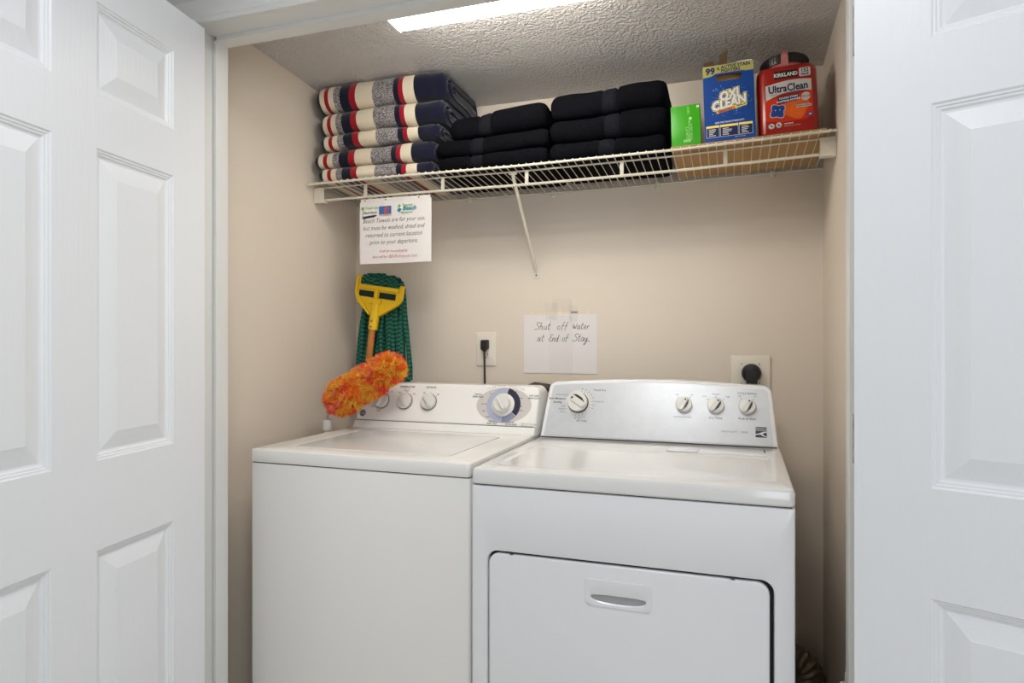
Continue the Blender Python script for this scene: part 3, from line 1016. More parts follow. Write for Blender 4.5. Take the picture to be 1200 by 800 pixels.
b = MB()
for s, y, sz in lines: b.text(s, sz * 0.94, F, 0.136, y, 0, 'C', shear=0.35, bold=-0.012, xs=0.86)
b.build('lettering', 'ink', t, 0)
MB().text('If left for housekeeping', 0.0140, F, 0.136, 0.0390, 0, 'C', shear=0.35, bold=-0.01, xs=0.85).text('there will be a $25.00 charge per Load.', 0.0140, F, 0.140, 0.0195, 0, 'C', shear=0.35, bold=-0.01, xs=0.80).build('red_lettering', 'redink', t, 0)
MB().text('Tropic Isle', 0.0125, F, 0.021, 0.195, 0, shear=0.3, bold=0.01).prism(circ(0.013, 0.199, 0.006, 10), -0.0002, 0, F).build('logo_title', 'greenink', t, 0)
MB().text('Beach Rentals', 0.0125, F, 0.018, 0.179, 0, shear=0.3, bold=0.01, xs=0.74).prism([(0.012, 0.160), (0.014, 0.170), (0.062, 0.174), (0.072, 0.172), (0.060, 0.166), (0.02, 0.162)], -0.0002, 0, F).prism([(0.0125, 0.165), (0.0140, 0.165), (0.0165, 0.195), (0.015, 0.195)], -0.0002, 0, F).build('logo_subtitle', 'ink', t, 0)
ph_ = MB().prism(rr(0.079, 0.128, 0.170, 0.203), -0.0004, -0.0001, F).build('picture', 'photoblue', t, 0)
MB().prism([(0.099, 0.191), (0.104, 0.198), (0.112, 0.200), (0.120, 0.194), (0.118, 0.190)], -0.0001, 0.0002, F).prism(rr(0.101, 0.106, 0.172, 0.187), -0.0001, 0.0002, F).prism(rr(0.108, 0.116, 0.172, 0.183), -0.0001, 0.0002, F).build('parasol_print', 'photored', ph_, 0)
MB().prism(rr(0.079, 0.128, 0.170, 0.174), -0.0001, 0.0001, F).build('sand_print', 'sand', ph_, 0)
MB().text('Beach', 0.022, F, 0.172, 0.184, 0, shear=0.3, bold=0.02).prism(star(0.160, 0.186, 0.007, 0.3, 0.3), -0.0002, 0, F).build('emblem_title', 'tealink', t, 0)
MB().text('Tropical', 0.012, F, 0.170, 0.198, 0, shear=0.3, bold=0.02).text('vacations', 0.012, F, 0.166, 0.173, 0, shear=0.2, bold=0.02).prism(star(0.160, 0.200, 0.005, 0.3, 0.1), -0.0002, 0, F).build('emblem_caption', 'greenink', t, 0)
b = MB().slab(0.028, 0.10, PH - 0.02, PH + 0.03, 0.0008, 0.0011, XZ(0), 0.001, 0)
b.build('tape', 'tape', t, 0)

# handwritten notice
SH = {
 'S': (0.62, [[(.62, .86), (.45, 1), (.2, .93), (.15, .72), (.35, .55), (.5, .36), (.42, .1), (.15, .0), (-.1, .1)]]),
 'h': (0.5, [[(.12, 1), (.0, 0)], [(.02, .3), (.2, .5), (.33, .4), (.3, 0), (.42, .05)]]),
 'u': (0.45, [[(.05, .5), (.0, .15), (.12, 0), (.3, .15), (.36, .5), (.34, .1), (.44, .0)]]),
 't': (0.38, [[(.2, .95), (.1, .15), (.18, 0), (.32, .1)], [(-.02, .55), (.36, .62)]]),
 'o': (0.45, [[(.25, .5), (.05, .38), (.05, .08), (.22, 0), (.38, .15), (.34, .42), (.2, .5)]]),
 'f': (0.38, [[(.42, .95), (.3, 1.02), (.2, .8), (.08, -.15)], [(.0, .48), (.38, .55)]]),
 'W': (0.62, [[(.05, .8), (.08, .05), (.28, .5), (.38, .05), (.6, .85)]]),
 'a': (0.48, [[(.36, .45), (.18, .5), (.03, .25), (.1, .02), (.28, .1), (.38, .45), (.36, .05), (.46, .02)]]),
 'e': (0.40, [[(.03, .22), (.3, .3), (.26, .48), (.1, .46), (.02, .2), (.14, .0), (.34, .08)]]),
 'r': (0.36, [[(.04, .48), (.02, 0), (.08, .3), (.2, .48), (.36, .45)]]),
 'E': (0.55, [[(.55, .95), (.25, .98), (.12, .75), (.35, .55), (.1, .42), (.02, .15), (.2, 0), (.5, .1)]]),
 'n': (0.46, [[(.04, .48), (.0, 0), (.1, .35), (.26, .5), (.34, .35), (.32, 0), (.42, .04)]]),
 'd': (0.48, [[(.34, .4), (.16, .48), (.02, .22), (.1, .0), (.3, .1), (.42, 1.0), (.36, .05), (.46, .02)]]),
 'y': (0.6, [[(.04, .48), (.04, .15), (.18, .08), (.34, .48), (.26, -.2), (.1, -.5), (.02, -.35), (.3, -.02), (.75, .02)]]),
}


def hand(mb, s, x, y, size, F, sp=1.0, r=0.0009):
    for ch in s:
        if ch == ' ':
            x += 0.55 * size * sp; continue
        w_, strokes = SH[ch]
        for st_ in strokes:
            P = []
            for i in range(len(st_) - 1):         # catmull-rom
                p0, p1, p2, p3 = st_[max(i - 1, 0)], st_[i], st_[i + 1], st_[min(i + 2, len(st_) - 1)]
                for k in range(3):
                    u = k / 3
                    P.append(tuple(0.5 * (2 * p1[d] + (p2[d] - p0[d]) * u + (2 * p0[d] - 5 * p1[d] + 4 * p2[d] - p3[d]) * u * u + (3 * p1[d] - p0[d] - 3 * p2[d] + p3[d]) * u ** 3) for d in (0, 1)))
            P.append(st_[-1])
            mb.tube([F(x + px * size + 0.22 * py * size, y + py * size, 0.0) for px, py in P], r, 4)
        x += (w_ + 0.12) * size * sp
    return x


t = tag(empty('handwritten_notice', (-0.737, 0, 1.1106)), 'handwritten white notice taped on the back wall above the dryer', 'sign')
F = XZ(0)
MB().slab(0, 0.2783, 0, 0.2169, 0.0005, 0.0032, F, 0.001, 0.0005).build('paper', 'paper', t, 0)
st = MB().slab(0.012, 0.262, 0.2165, 0.2320, 0.0004, 0.0012, F, 0.001, 0).build('binding_strip', 'paperold', t, 0)
b = MB()
for a in (0.033, 0.140, 0.246): b.prism(circ(a, 0.225, 0.0035, 12), 0.0012, 0.0016, F)
b.build('punched_hole', 'outlet', st, 0)
MB().slab(0.180, 0.206, 0.222, 0.228, 0.0012, 0.0016, F).build('strip_mark', 'inkgrey', st, 0)
b = MB()
Fh = XZ(-0.0034)
hand(b, 'Shut', 0.043, 0.162, 0.0270, Fh, 0.92)
hand(b, 'off', 0.128, 0.162, 0.0260, Fh, 1.0)
hand(b, 'Water', 0.186, 0.163, 0.0250, Fh, 0.9)
hand(b, 'at', 0.052, 0.119, 0.0260, Fh, 0.95)
hand(b, 'End', 0.096, 0.119, 0.0250, Fh, 0.80)
hand(b, 'of', 0.147, 0.119, 0.0250, Fh, 0.82)
hand(b, 'Stay', 0.188, 0.119, 0.0270, Fh, 0.85)
b.build('handwriting', 'ink', t, 40)
for (a0, a1, b0, b1, ry) in ((0.085, 0.130, 0.195, 0.262, 0), (0.175, 0.205, 0.19, 0.250, 0), (0.11, 0.185, 0.228, 0.275, 0.25), (0.10, 0.185, -0.012, 0.215, 0)):
    MB().slab(a0, a1, b0, b1, 0.0034, 0.0037, F, 0.001, 0).build('tape', 'tape', t, 0)
p2 = MB().slab(-0.724, -0.468, 0.90, 1.1075, 0.0004, 0.0016, XZ(0), 0.001, 0).build('blank_paper', 'paperold', None, 0)
tag(p2, 'blank cream paper on the wall just beneath the handwritten notice', 'paper')

# ------------------------------------------------------------------ outlets and cords
t = tag(empty('wall_outlet', (-0.887, 0, 1.1995)), 'almond wall outlet above the washing machine', 'outlet')
F = XZ(0)
MB().slab(-0.041, 0.041, -0.0645, 0.0645, 0, 0.006, F, 0.004, 0.003).build('plate', 'outlet', t)
for zc in (0.021, -0.021):
    MB().slab(-0.017, 0.017, zc - 0.0145, zc + 0.0145, 0.005, 0.0078, F, 0.010, 0.001).build('socket', 'outlet', t)
b = MB()
for s in (-1, 1): b.slab(s * 0.006 - 0.001, s * 0.006 + 0.001, -0.0255, -0.0165, 0.0072, 0.0082, F)
b.lathe([(0.002, 0.0072), (0.002, 0.0082)], F, 0, -0.030, 10)
b.build('slots', 'black', t, 0)
t = tag(empty('power_cord', (-0.888, -0.008, 1.216)), 'black power cord hanging from the outlet behind the washing machine', 'cord')
F = XZ(0)
MB().loft([[F(a, b_, h) for a, b_ in lp] for lp, h in ((rr(-0.014, 0.014, -0.016, 0.019, 0.004), 0.0), (rr(-0.014, 0.014, -0.020, 0.019, 0.005), 0.018), (rr(-0.012, 0.012, -0.020, 0.016, 0.006), 0.024))]).build('plug', 'black', t)
MB().tube([(0.0, -0.014, -0.014), (0.0, -0.015, -0.026)], [0.0125, 0.006], 10).tube([(0, -0.014, -0.02), (0.001, -0.016, -0.05), (0.003, -0.018, -0.12), (0.006, -0.022, -0.20), (0.012, -0.03, -0.40), (0.02, -0.05, -0.8)], 0.0042, 8).build('cord', 'black', t)

t = tag(empty('dryer_outlet', (0.062, 0, 1.112)), 'large almond outlet plate partly hidden behind the dryer', 'outlet')
MB().slab(-0.064, 0.064, -0.070, 0.070, 0, 0.008, F, 0.005, 0.005).build('plate', 'outlet', t)
b = MB()
for s in (-1, 1):
    for q in (-1, 1): b.lathe([(0.0025, 0.0078), (0.0022, 0.0088)], F, s * 0.028, 0.009 + q * 0.032, 10)
b.build('screw', 'inkgrey', t)
t = tag(empty('power_cord', (0.065, -0.009, 1.123)), 'black cord with large round plug in the outlet above the dryer', 'cord')
MB().lathe([(0.030, 0.0), (0.031, 0.004), (0.031, 0.018), (0.027, 0.024), (0.012, 0.028), (0.0, 0.029)], F, 0, 0, 36).build('plug', 'black', t)
MB().loft([[F(a, b_, h) for a, b_ in rr(-0.017, 0.018, -0.06, 0.006, 0.008)] for h in (0.010, 0.030, 0.034)]).tube([(0, -0.02, -0.05), (0, -0.024, -0.10), (0.01, -0.03, -0.3), (0.02, -0.04, -0.7)], [0.013, 0.009, 0.008, 0.008], 10).build('cord', 'black', t)

# ------------------------------------------------------------------ washing machine
WD = empty('washing_machine', (-1.3093, -0.8033, 0), -0.0222)
tag(WD, 'white top-loading washing machine with blue ringed dial, left appliance', 'washer')
WW, WDP, ZS, ZT = 0.6859, 0.655, 0.8854, 0.9214
MB().slab(0.001, WW - 0.001, 0.0, WDP, 0.02, ZS - 0.0035, XY, 0.009, 0.003).build('cabinet', 'enamel_warm', WD)
MB().slab(0.006, WW - 0.006, 0.006, WDP - 0.006, ZS - 0.02, ZS + 0.012).build('seam', 'dark', WD, 0)
for a in (0.05, WW - 0.05):
    for b_ in (0.05, WDP - 0.05):
        MB().lathe([(0.02, 0.0), (0.02, 0.008), (0.01, 0.01), (0.01, 0.022)], XY, a, b_, 16).build('foot', 'black', WD)
# top with lid opening
LX0, LX1, LY0, LY1 = 0.094, 0.597, 0.066, 0.462
loops = []
for ins, z_ in ((0.002, ZS), (0, ZS + 0.004), (0, ZT - 0.006), (0.0018, ZT - 0.0018), (0.006, ZT)):
    loops.append([Vector((a, b_, z_)) for a, b_ in rr(ins, WW - ins, -0.004 + ins, WDP - ins, 0.012 - ins, 6)])
for ins, z_ in ((0.0, ZT), (-0.003 + 0.0, ZT - 0.0015), (-0.003, ZT - 0.016)):
    loops.append([Vector((a, b_, z_)) for a, b_ in rr(LX0 + ins * 0.2, LX1 - ins * 0.2, LY0 + ins * 0.2, LY1 - ins * 0.2, 0.022, 6)])
MB().loft(loops).build('top', 'enamel_warm', WD)
MB().slab(LX0 + 0.0015, LX1 - 0.0028, LY0 + 0.0015, LY1 - 0.0015, ZT - 0.014, ZT + 0.0016, XY, 0.021, 0.002, n=6).build('lid', 'lidwhite', WD)
# console
ZC0, ZC1 = ZT, 1.0815
V0, V1 = 0.5124, 0.575
Uv, Wv = Vector((1, 0, 0)), Vector((0, V1 - V0, 1.08 - ZT)).normalized()
CF = frame((0, V0, ZT), Uv, Wv)
def console(mb, outline, back_v, e, h0=0.0, k=4):
    """front outline on the tilted face -> straight back to v = back_v"""
    cx = sum(a for a, b_ in outline) / len(outline); cy = sum(b_ for a, b_ in outline) / len(outline)
    loops = []
    for i in range(k + 1):
        t_ = math.pi / 2 * i / k
        ins, h = e * (1 - math.sin(t_)), h0 - e * (1 - math.cos(t_))
        loops.append([CFx(a + (ins if a < cx else -ins), b_ + (ins if b_ < cy else -ins), h) for a, b_ in outline])
    last = [Vector(p) for p in loops[-1]]
    loops.append([Vector((p.x, back_v, p.z)) for p in last])
    return mb.loft(loops)
CFx = CF
ol = [(0.012, 0.0285), (0.700, 0.0285)] + [(0.700 - 0.026 + 0.026 * math.cos(a), 0.171 - 0.026 + 0.026 * math.sin(a)) for a in [math.pi / 2 * i / 6 for i in range(7)]] + [(0.012 + 0.026 + 0.026 * math.cos(a), 0.171 - 0.026 + 0.026 * math.sin(a)) for a in [math.pi / 2 + math.pi / 2 * i / 6 for i in range(7)]]
ol = [(a - (0.008 if a > 0.3 else 0.002), b_) for a, b_ in ol]
console(MB(), ol, WDP - 0.002, 0.008).build('control_panel', 'enamel_warm', WD)
ol2 = [(0.006, -0.001), (0.690, -0.001), (0.691, 0.0268), (0.010, 0.0268)]
console(MB(), ol2, WDP - 0.002, 0.003, 0.003).build('console_base', 'enamel_warm', WD)
MB().slab(0.012, 0.688, 0.024, 0.032, -0.02, -0.0035, CF).build('groove', 'dark', WD, 0)
CFx = CF


def dial(parent, CFn, a, b, prof, grip, ang, m='knob', wedge=False, name='knob', n=40):
    o = MB().lathe(prof, lambda p, q, h: CFn(a + p, b + q, h), 0, 0, n).build(name, m, parent)
    c, s = math.cos(ang), math.sin(ang)
    G = lambda p, q, h: CFn(a + p * c - q * s, b + p * s + q * c, h)
    L, Wd_, H0, H1 = grip
    MB().loft([[G(p, q, h) for p, q in rr(-Wd_ * k_, Wd_ * k_, -L * l_, L * 0.86 * l_, Wd_ * 0.95 * k_, 4)] for k_, l_, h in ((1.0, 1.0, H0), (0.92, 0.98, H1 - 0.002), (0.7, 0.92, H1))]).build('grip', m, o)
    if wedge:
        MB().prism([G(p, q, 0).to_tuple() and (p, q) for p, q in ((Wd_ * 1.05, -L * 0.78), (Wd_ * 1.75, -L * 0.2), (Wd_ * 1.7, L * 0.45), (Wd_ * 1.05, L * 0.85))], H0, H0 + 0.0012, G).build('pointer_inlay', 'black', o, 0)  # black wedge inlaid beside the grip
        MB().prism(rr(-Wd_ * 0.3, Wd_ * 0.3, L * 0.5, L * 0.72), H1, H1 + 0.0006, G).build('pointer', 'ink', o, 0)
    return o


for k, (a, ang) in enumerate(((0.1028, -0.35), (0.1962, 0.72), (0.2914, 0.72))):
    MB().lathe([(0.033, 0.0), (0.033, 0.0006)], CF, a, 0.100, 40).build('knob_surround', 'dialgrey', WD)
    MB().hole_plate(circ(a + 0.0008, 0.1012, 0.0292, 40), circ(a, 0.102, 0.0265, 40), 0.0006, 0.0010, CF).build('knob_shadow', 'rubber', WD, 0)  # dark offset ring: the knob's shadow crescent put in as colour
    dial(WD, CF, a, 0.102, [(0.0275, 0.0005), (0.0275, 0.010), (0.0260, 0.013), (0.0, 0.014)], (0.0255, 0.0062, 0.013, 0.024), ang)
MB().prism(circ(0.5715, 0.1, 0.098, 48, 0.062), 0.0, 0.0006, CF).build('dial_oval', 'dialgrey', WD, 0)
def arc(r0, r1, a0, a1, n=20):
    A = [math.radians(a0 + (a1 - a0) * i / n) for i in range(n + 1)]
    return [(0.571 + r1 * math.cos(a), 0.100 + r1 * math.sin(a)) for a in A] + [(0.571 + r0 * math.cos(a), 0.100 + r0 * math.sin(a)) for a in A[::-1]]
MB().prism(arc(0.03, 0.0605, 82, 268, 40), 0.0006, 0.0011, CF).build('dial_pale_ring', 'dialpale', WD, 0)
MB().prism(arc(0.03, 0.0605, 270, 322), 0.0006, 0.0011, CF).build('dial_mid_ring', 'dialmid', WD, 0)
MB().prism(arc(0.03, 0.0605, -36, 78), 0.0006, 0.0011, CF).build('dial_navy_ring', 'dialnavy', WD, 0)
dial(WD, CF, 0.571, 0.100, [(0.040, 0.001), (0.040, 0.006), (0.036, 0.008), (0.0295, 0.0085), (0.0285, 0.024), (0.0265, 0.027), (0.0, 0.028)], (0.0275, 0.0068, 0.027, 0.037), 0.62, name='timer_knob')
# badge
bd = MB().lathe([(0.0125, 0.0), (0.0125, 0.0012)], CF, 0.0349, 0.0535, 28).build('badge', 'badge', WD)
MB().hole_plate(circ(0.0349, 0.0535, 0.0105, 28), circ(0.0349, 0.0535, 0.0090, 28), 0.0012, 0.0017, CF).text('GE', 0.013, CF, 0.0349, 0.0488, 0.0016, 'C', shear=0.25, bold=0.02).build('monogram', 'silverpanel', bd, 0)
b = MB()
b.text('LOAD SIZE', 0.0092, CF, 0.1028, 0.1525, 0.0005, 'C', bold=0.02).text('cold water fill', 0.0055, CF, 0.1028, 0.145, 0.0005, 'C')
b.text('TEMPERATURE', 0.0092, CF, 0.1962, 0.1525, 0.0005, 'C', bold=0.02).text('wash / rinse', 0.0055, CF, 0.1962, 0.146, 0.0005, 'C')
b.text('OPTIONS', 0.0092, CF, 0.2914, 0.1525, 0.0005, 'C', bold=0.02)
for a, s, dy in ((0.070, 'Small', 0.078), (0.098, 'Super', 0.062), (0.117, 'Large', 0.1385), (0.138, 'XL', 0.134), (0.196, 'Warm', 0.1385), (0.170, 'Hot', 0.132), (0.228, 'Cold', 0.128), (0.268, 'On', 0.132), (0.322, 'Off', 0.128)):
    b.text(s, 0.0062, CF, a, dy, 0.0008, 'C', bold=0.02)
for a in (0.1028, 0.1962, 0.2914):
    for d in (-50, 5, 50):
        q = math.radians(90 - d)
        b.prism(circ(a + 0.0335 * math.cos(q), 0.102 + 0.0335 * math.sin(q), 0.0011, 8), 0.0005, 0.001, CF)
for s, a, y in (('CASUALS', 0.474, 0.133), ('(PERM. PRESS)', 0.474, 0.124), ('EASY CARE', 0.675, 0.133), ('HEAVY DUTY', 0.675, 0.124), ('DELICATES', 0.542, 0.040), ('KNITS / SILK', 0.538, 0.0325), ('REGULAR', 0.602, 0.040), ('EXTRA RINSE', 0.606, 0.0325)):
    b.text(s, 0.0074, CF, a, y, 0.0008, 'C', bold=0.02, xs=0.9)
for s, a, y in (('Rinse', 0.524, 0.137), ('PreWash', 0.563, 0.149), ('Heavy', 0.630, 0.124), ('Light', 0.632, 0.096), ('Medium', 0.634, 0.082), ('Soak', 0.612, 0.060), ('Normal', 0.500, 0.100), ('Light', 0.503, 0.076), ('Delicate', 0.522, 0.056), ('Extra', 0.608, 0.146)):
    b.text(s, 0.0062, CF, a, y, 0.0008, 'C', bold=0.01)
b.text('Push knob in to stop', 0.0062, CF, 0.642, 0.037, 0.0005).text('Pull out to start', 0.0062, CF, 0.642, 0.030, 0.0005)
for i, ch in enumerate('COLOR CARE SELECTION'):
    q = math.radians(125 - i * 3.7)
    b.text(ch, 0.0062, CF, 0.571 + 0.112 * math.cos(q), 0.100 + 0.0655 * math.sin(q), 0.0008, 'C')
tag(b.build('lettering', 'ink', WD, 0), kind='stuff')

# ------------------------------------------------------------------ dryer
DR = empty('clothes_dryer', (-0.6084, -0.8488, 0), -0.015)
tag(DR, 'white front-loading clothes dryer with silver-grey console, right appliance', 'dryer')
DWD, DDP, DZS, DZT = 0.7374, 0.695, 0.8791, 0.9176
F = XZ(0)
loops = []
def fr(ins, y, z0, z1, rad): return [Vector((a, y, b_)) for a, b_ in rr(ins, DWD - ins, z0 + ins, z1 - ins, rad, 6)]
loops += [fr(0, DDP, 0.03, DZS - 0.003, 0.004), fr(0, 0.007, 0.03, DZS - 0.003, 0.004), fr(0.002, 0.002, 0.03, DZS - 0.003, 0.004), fr(0.006, 0.0, 0.03, DZS - 0.003, 0.004)]
HX0, HX1, HZ0, HZ1 = 0.0385, 0.6985, 0.12, 0.7215
for ins, y in ((0.0, 0.0), (0.0015, 0.0008), (0.003, 0.004), (0.003, 0.022)):
    loops.append([Vector((a, y, b_)) for a, b_ in rr(HX0 + ins, HX1 - ins, HZ0 + ins, HZ1 - ins, 0.030 - ins, 6)])
MB().loft(loops, True, True).build('cabinet', 'enamel', DR)
MB().slab(0.006, DWD - 0.006, 0.006, DDP - 0.006, DZS - 0.02, DZS + 0.012).build('seam', 'dark', DR, 0)
for a in (0.05, DWD - 0.05):
    for b_ in (0.05, DDP - 0.05):
        MB().lathe([(0.02, 0.0), (0.02, 0.01), (0.01, 0.012), (0.01, 0.032)], XY, a, b_, 16).build('foot', 'black', DR)
# door with a scooped pull
drd = MB().slab(HX0 + 0.0075, HX1 - 0.0115, HZ0 + 0.006, HZ1 - 0.0085, -0.018, 0.0005, F, 0.026, 0.005, n=6).build('door', 'enamel', DR)
MB().slab(HX0 + 0.004, HX1 - 0.004, HZ0 + 0.004, HZ1 - 0.004, -0.0215, -0.0165, F, 0.026, 0.0).build('door_gasket', 'dark', DR, 0)
# handle plate
PX0, PX1, PZ0, PZ1 = 0.2872, 0.4398, 0.6172, 0.6795
pc = (0.3635, 0.6380)
def polar(shape, N=64):
    return [shape(2 * math.pi * i / N) for i in range(N)]
def rectp(x0, x1, z0, z1):
    def f(t_):
        c_, s_ = math.cos(t_), math.sin(t_)
        k = min(((x1 if c_ > 0 else x0) - pc[0]) / c_ if abs(c_) > 1e-6 else 9, ((z1 if s_ > 0 else z0) - pc[1]) / s_ if abs(s_) > 1e-6 else 9)
        return (pc[0] + k * c_, pc[1] + k * s_)
    return f
def lens(hw, up, dn, p=2.2):
    def f(t_):
        c_, s_ = math.cos(t_), math.sin(t_)
        return (pc[0] + hw * math.copysign(abs(c_) ** (2 / p), c_), pc[1] + (up if s_ > 0 else dn) * math.copysign(abs(s_) ** (2 / (5 if s_ > 0 else 2)), s_))
    return f
L0 = [polar(rectp(PX0, PX1, PZ0, PZ1)), polar(rectp(PX0, PX1, PZ0, PZ1)), polar(rectp(PX0 + .001, PX1 - .001, PZ0 + .001, PZ1 - .001)), polar(lens(0.066, 0.009, 0.0145)), polar(lens(0.064, 0.0082, 0.0135)), polar(lens(0.062, 0.0078, 0.004)), polar(lens(0.060, 0.0072, -0.002))]
hh = [0.0005, 0.0022, 0.0032, 0.0036, 0.0030, -0.007, -0.013]
MB().loft([[F(a, b_, h) for a, b_ in lp] for lp, h in zip(L0, hh)]).build('handle', 'enamel', drd, 40)
for a in (0.105, 0.612):
    MB().slab(a - 0.004, a + 0.004, HZ1 - 0.0075, HZ1 - 0.003, -0.01, 0.0015, F, 0.001, 0).build('bumper', 'rubber', drd, 0)
# top with recessed work surface
loops = []
for ins, z_ in ((0.003, DZS), (0, DZS + 0.004), (0, DZT - 0.010), (0.003, DZT - 0.003), (0.009, DZT)):
    loops.append([Vector((a, b_, z_)) for a, b_ in rr(ins, DWD - ins, -0.003 + ins, DDP - ins, 0.014 - ins, 6)])
for ins, z_ in ((0.0, DZT), (0.004, DZT - 0.0006), (0.010, DZT - 0.0034), (0.014, DZT - 0.004)):
    loops.append([Vector((a, b_, z_)) for a, b_ in rr(0.036 + ins, 0.704 - ins, 0.056 + ins, 0.392 - ins, 0.022, 6)])
MB().loft(loops).build('top', 'lidwhite', DR)
ls = MB().slab(0.428, 0.694, 0.405, 0.500, DZT - 0.001, DZT + 0.0022, XY, 0.006, 0.0015).build('lint_screen', 'enamel', DR)
MB().slab(0.430, 0.516, 0.400, 0.470, DZT + 0.001, DZT + 0.005, XY, 0.008, 0.002).build('handle', 'enamel', ls)
MB().slab(0.689, 0.692, 0.455, 0.500, DZT + 0.0015, DZT + 0.0028, XY).build('slot', 'dark', ls, 0)
# console
DV0, DV1 = 0.5595, 0.63
DCF = frame((0, DV0, DZT), (1, 0, 0), (0, DV1 - DV0, 1.1 - DZT))
CFx = DCF
def dol(ins):
    top_ = []
    r_ = 0.026 - ins
    xl0, xr0, wt = 0.022 + ins, 0.716 - ins, 0.191 - ins
    pts = [(0.0075 + ins, ins * 0.3), (0.7315 - ins, ins * 0.3)]
    for i in range(7):
        a = math.pi / 2 * i / 6
        pts.append((xr0 - r_ + r_ * math.cos(a), wt - r_ + r_ * math.sin(a)))
    for i in range(1, 12):
        s_ = i / 12
        x_ = xr0 - r_ + (xl0 + r_ - xr0 + r_) * s_
        pts.append((x_, wt + 0.0135 * math.sin(math.pi * s_)))
    for i in range(7):
        a = math.pi / 2 + math.pi / 2 * i / 6
        pts.append((xl0 + r_ + r_ * math.cos(a), wt - r_ + r_ * math.sin(a)))
    return pts
console(MB(), dol(0.0), DDP - 0.004, 0.006, 0.0).build('console', 'enamel', DR)
cp = dol(0.013)
MB().loft([[DCF(a, max(b_, 0.006), h) for a, b_ in cp] for h in (-0.0015, 0.0010)]).build('control_panel', 'silverpanel', DR)
MB().slab(0.012, 0.727, DV0 - 0.004, DV0 + 0.02, DZT - 0.001, DZT + 0.0032, XY).build('console_gasket', 'rubber', DR, 0)
DC2 = lambda a, b_, h: DCF(a, b_, h + 0.001)
o = dial(DR, DC2, 0.1267, 0.1175, [(0.0335, 0.0), (0.0335, 0.004), (0.0325, 0.0045), (0.0315, 0.0046), (0.0315, 0.020), (0.030, 0.023), (0.0, 0.024)], (0.0305, 0.0105, 0.023, 0.031), 1.0, 'knob', True, 'timer_knob')
MB().hole_plate(circ(0.1267, 0.1175, 0.0338, 40), circ(0.1267, 0.1175, 0.0318, 40), 0.002, 0.0078, DC2).build('knob_rim', 'black', o)
MB().hole_plate(circ(0.1267, 0.1175, 0.044, 40), circ(0.1267, 0.1175, 0.034, 40), 0.0, 0.0007, DC2).build('knob_surround', 'plastic', DR, 0)
for a in (0.4612, 0.5554, 0.6461):
    dial(DR, DC2, a, 0.1216, [(0.0245, 0.0), (0.0245, 0.012), (0.0225, 0.015), (0.0, 0.016)], (0.0225, 0.0068, 0.015, 0.024), -0.55 if a < 0.6 and a > 0.5 else -0.42, 'knob', True)
b = MB()
b.text('Timed Dry', 0.0095, DC2, 0.172, 0.160, 0.0003, bold=0.01).text('Auto Moisture', 0.0095, DC2, 0.082, 0.128, 0.0003, 'R', bold=0.02).text('Sensing', 0.0095, DC2, 0.070, 0.116, 0.0003, 'R', bold=0.02)
b.text('Air Only', 0.0095, DC2, 0.142, 0.0555, 0.0003, 'C', bold=0.01)
for s, y in (('Less', 0.104), ('Normal', 0.094), ('More', 0.084)): b.text(s, 0.0068, DC2, 0.083, y, 0.0003, 'R')
b.text('Touch Up', 0.0068, DC2, 0.182, 0.122, 0.0003).text('WRINKLE GUARD', 0.006, DC2, 0.072, 0.142, 0.0003, 'C')
for i, s in enumerate(('80', '70', '60', '50', '40', '30', '20', '10')):
    q = math.radians(78 - i * 14)
    b.text(s, 0.0055, DC2, 0.1267 + 0.050 * math.cos(q), 0.1155 + 0.050 * math.sin(q), 0.0003, 'C')
for i, s in enumerate(('30', '20', '10')):
    q = math.radians(262 + i * 16)
    b.text(s, 0.0055, DC2, 0.1267 + 0.052 * math.cos(q), 0.1155 + 0.052 * math.sin(q), 0.0003, 'C')
for d in [78 - i * 14 for i in range(8)] + [185, 197, 209, 262, 278, 294]:
    q = math.radians(d)
    b.prism(circ(0.1267 + 0.041 * math.cos(q), 0.1175 + 0.041 * math.sin(q), 0.0013, 8), 0.0004, 0.0012, DC2)
for a, l, r_ in ((0.4612, 'Off', 'On'), (0.6461, 'Off', 'On')):
    b.text(l, 0.0068, DC2, a - 0.022, 0.1525, 0.0003, 'C').text(r_, 0.0068, DC2, a + 0.022, 0.1525, 0.0003, 'C')
    for q in (-0.018, 0.018): b.prism(circ(a + q, 0.147, 0.0014, 8), 0.0002, 0.0006, DC2)
b.text('Low', 0.0068, DC2, 0.521, 0.150, 0.0003, 'C').text('Medium', 0.0068, DC2, 0.5554, 0.1575, 0.0003, 'C').text('High', 0.0068, DC2, 0.590, 0.150, 0.0003, 'C')
for a, y in ((0.532, 0.143), (0.5554, 0.151), (0.579, 0.143)): b.prism(circ(a, y, 0.0014, 8), 0.0002, 0.0006, DC2)
b.text('Dry Temp', 0.0095, DC2, 0.5554, 0.081, 0.0003, 'C').text('Push to Start', 0.0095, DC2, 0.6461, 0.082, 0.0003, 'C', bold=0.01)
b.text('CYCLE SIGNAL', 0.0085, DC2, 0.6461, 0.161, 0.0003, 'C', bold=0.01)
tag(b.build('lettering', 'ink', DR, 0), kind='stuff')
MB().text('WRINKLE GUARD', 0.0068, DC2, 0.458, 0.081, 0.0003, 'C').text('HEAVY DUTY     SERIES', 0.0075, DC2, 0.610, 0.041, 0.0003, 'C').build('grey_lettering', 'inkgrey', DR, 0)
bd = MB().slab(0.669, 0.700, 0.030, 0.061, 0.0, 0.0012, DC2, 0.001, 0).build('badge', 'badge', DR, 0)
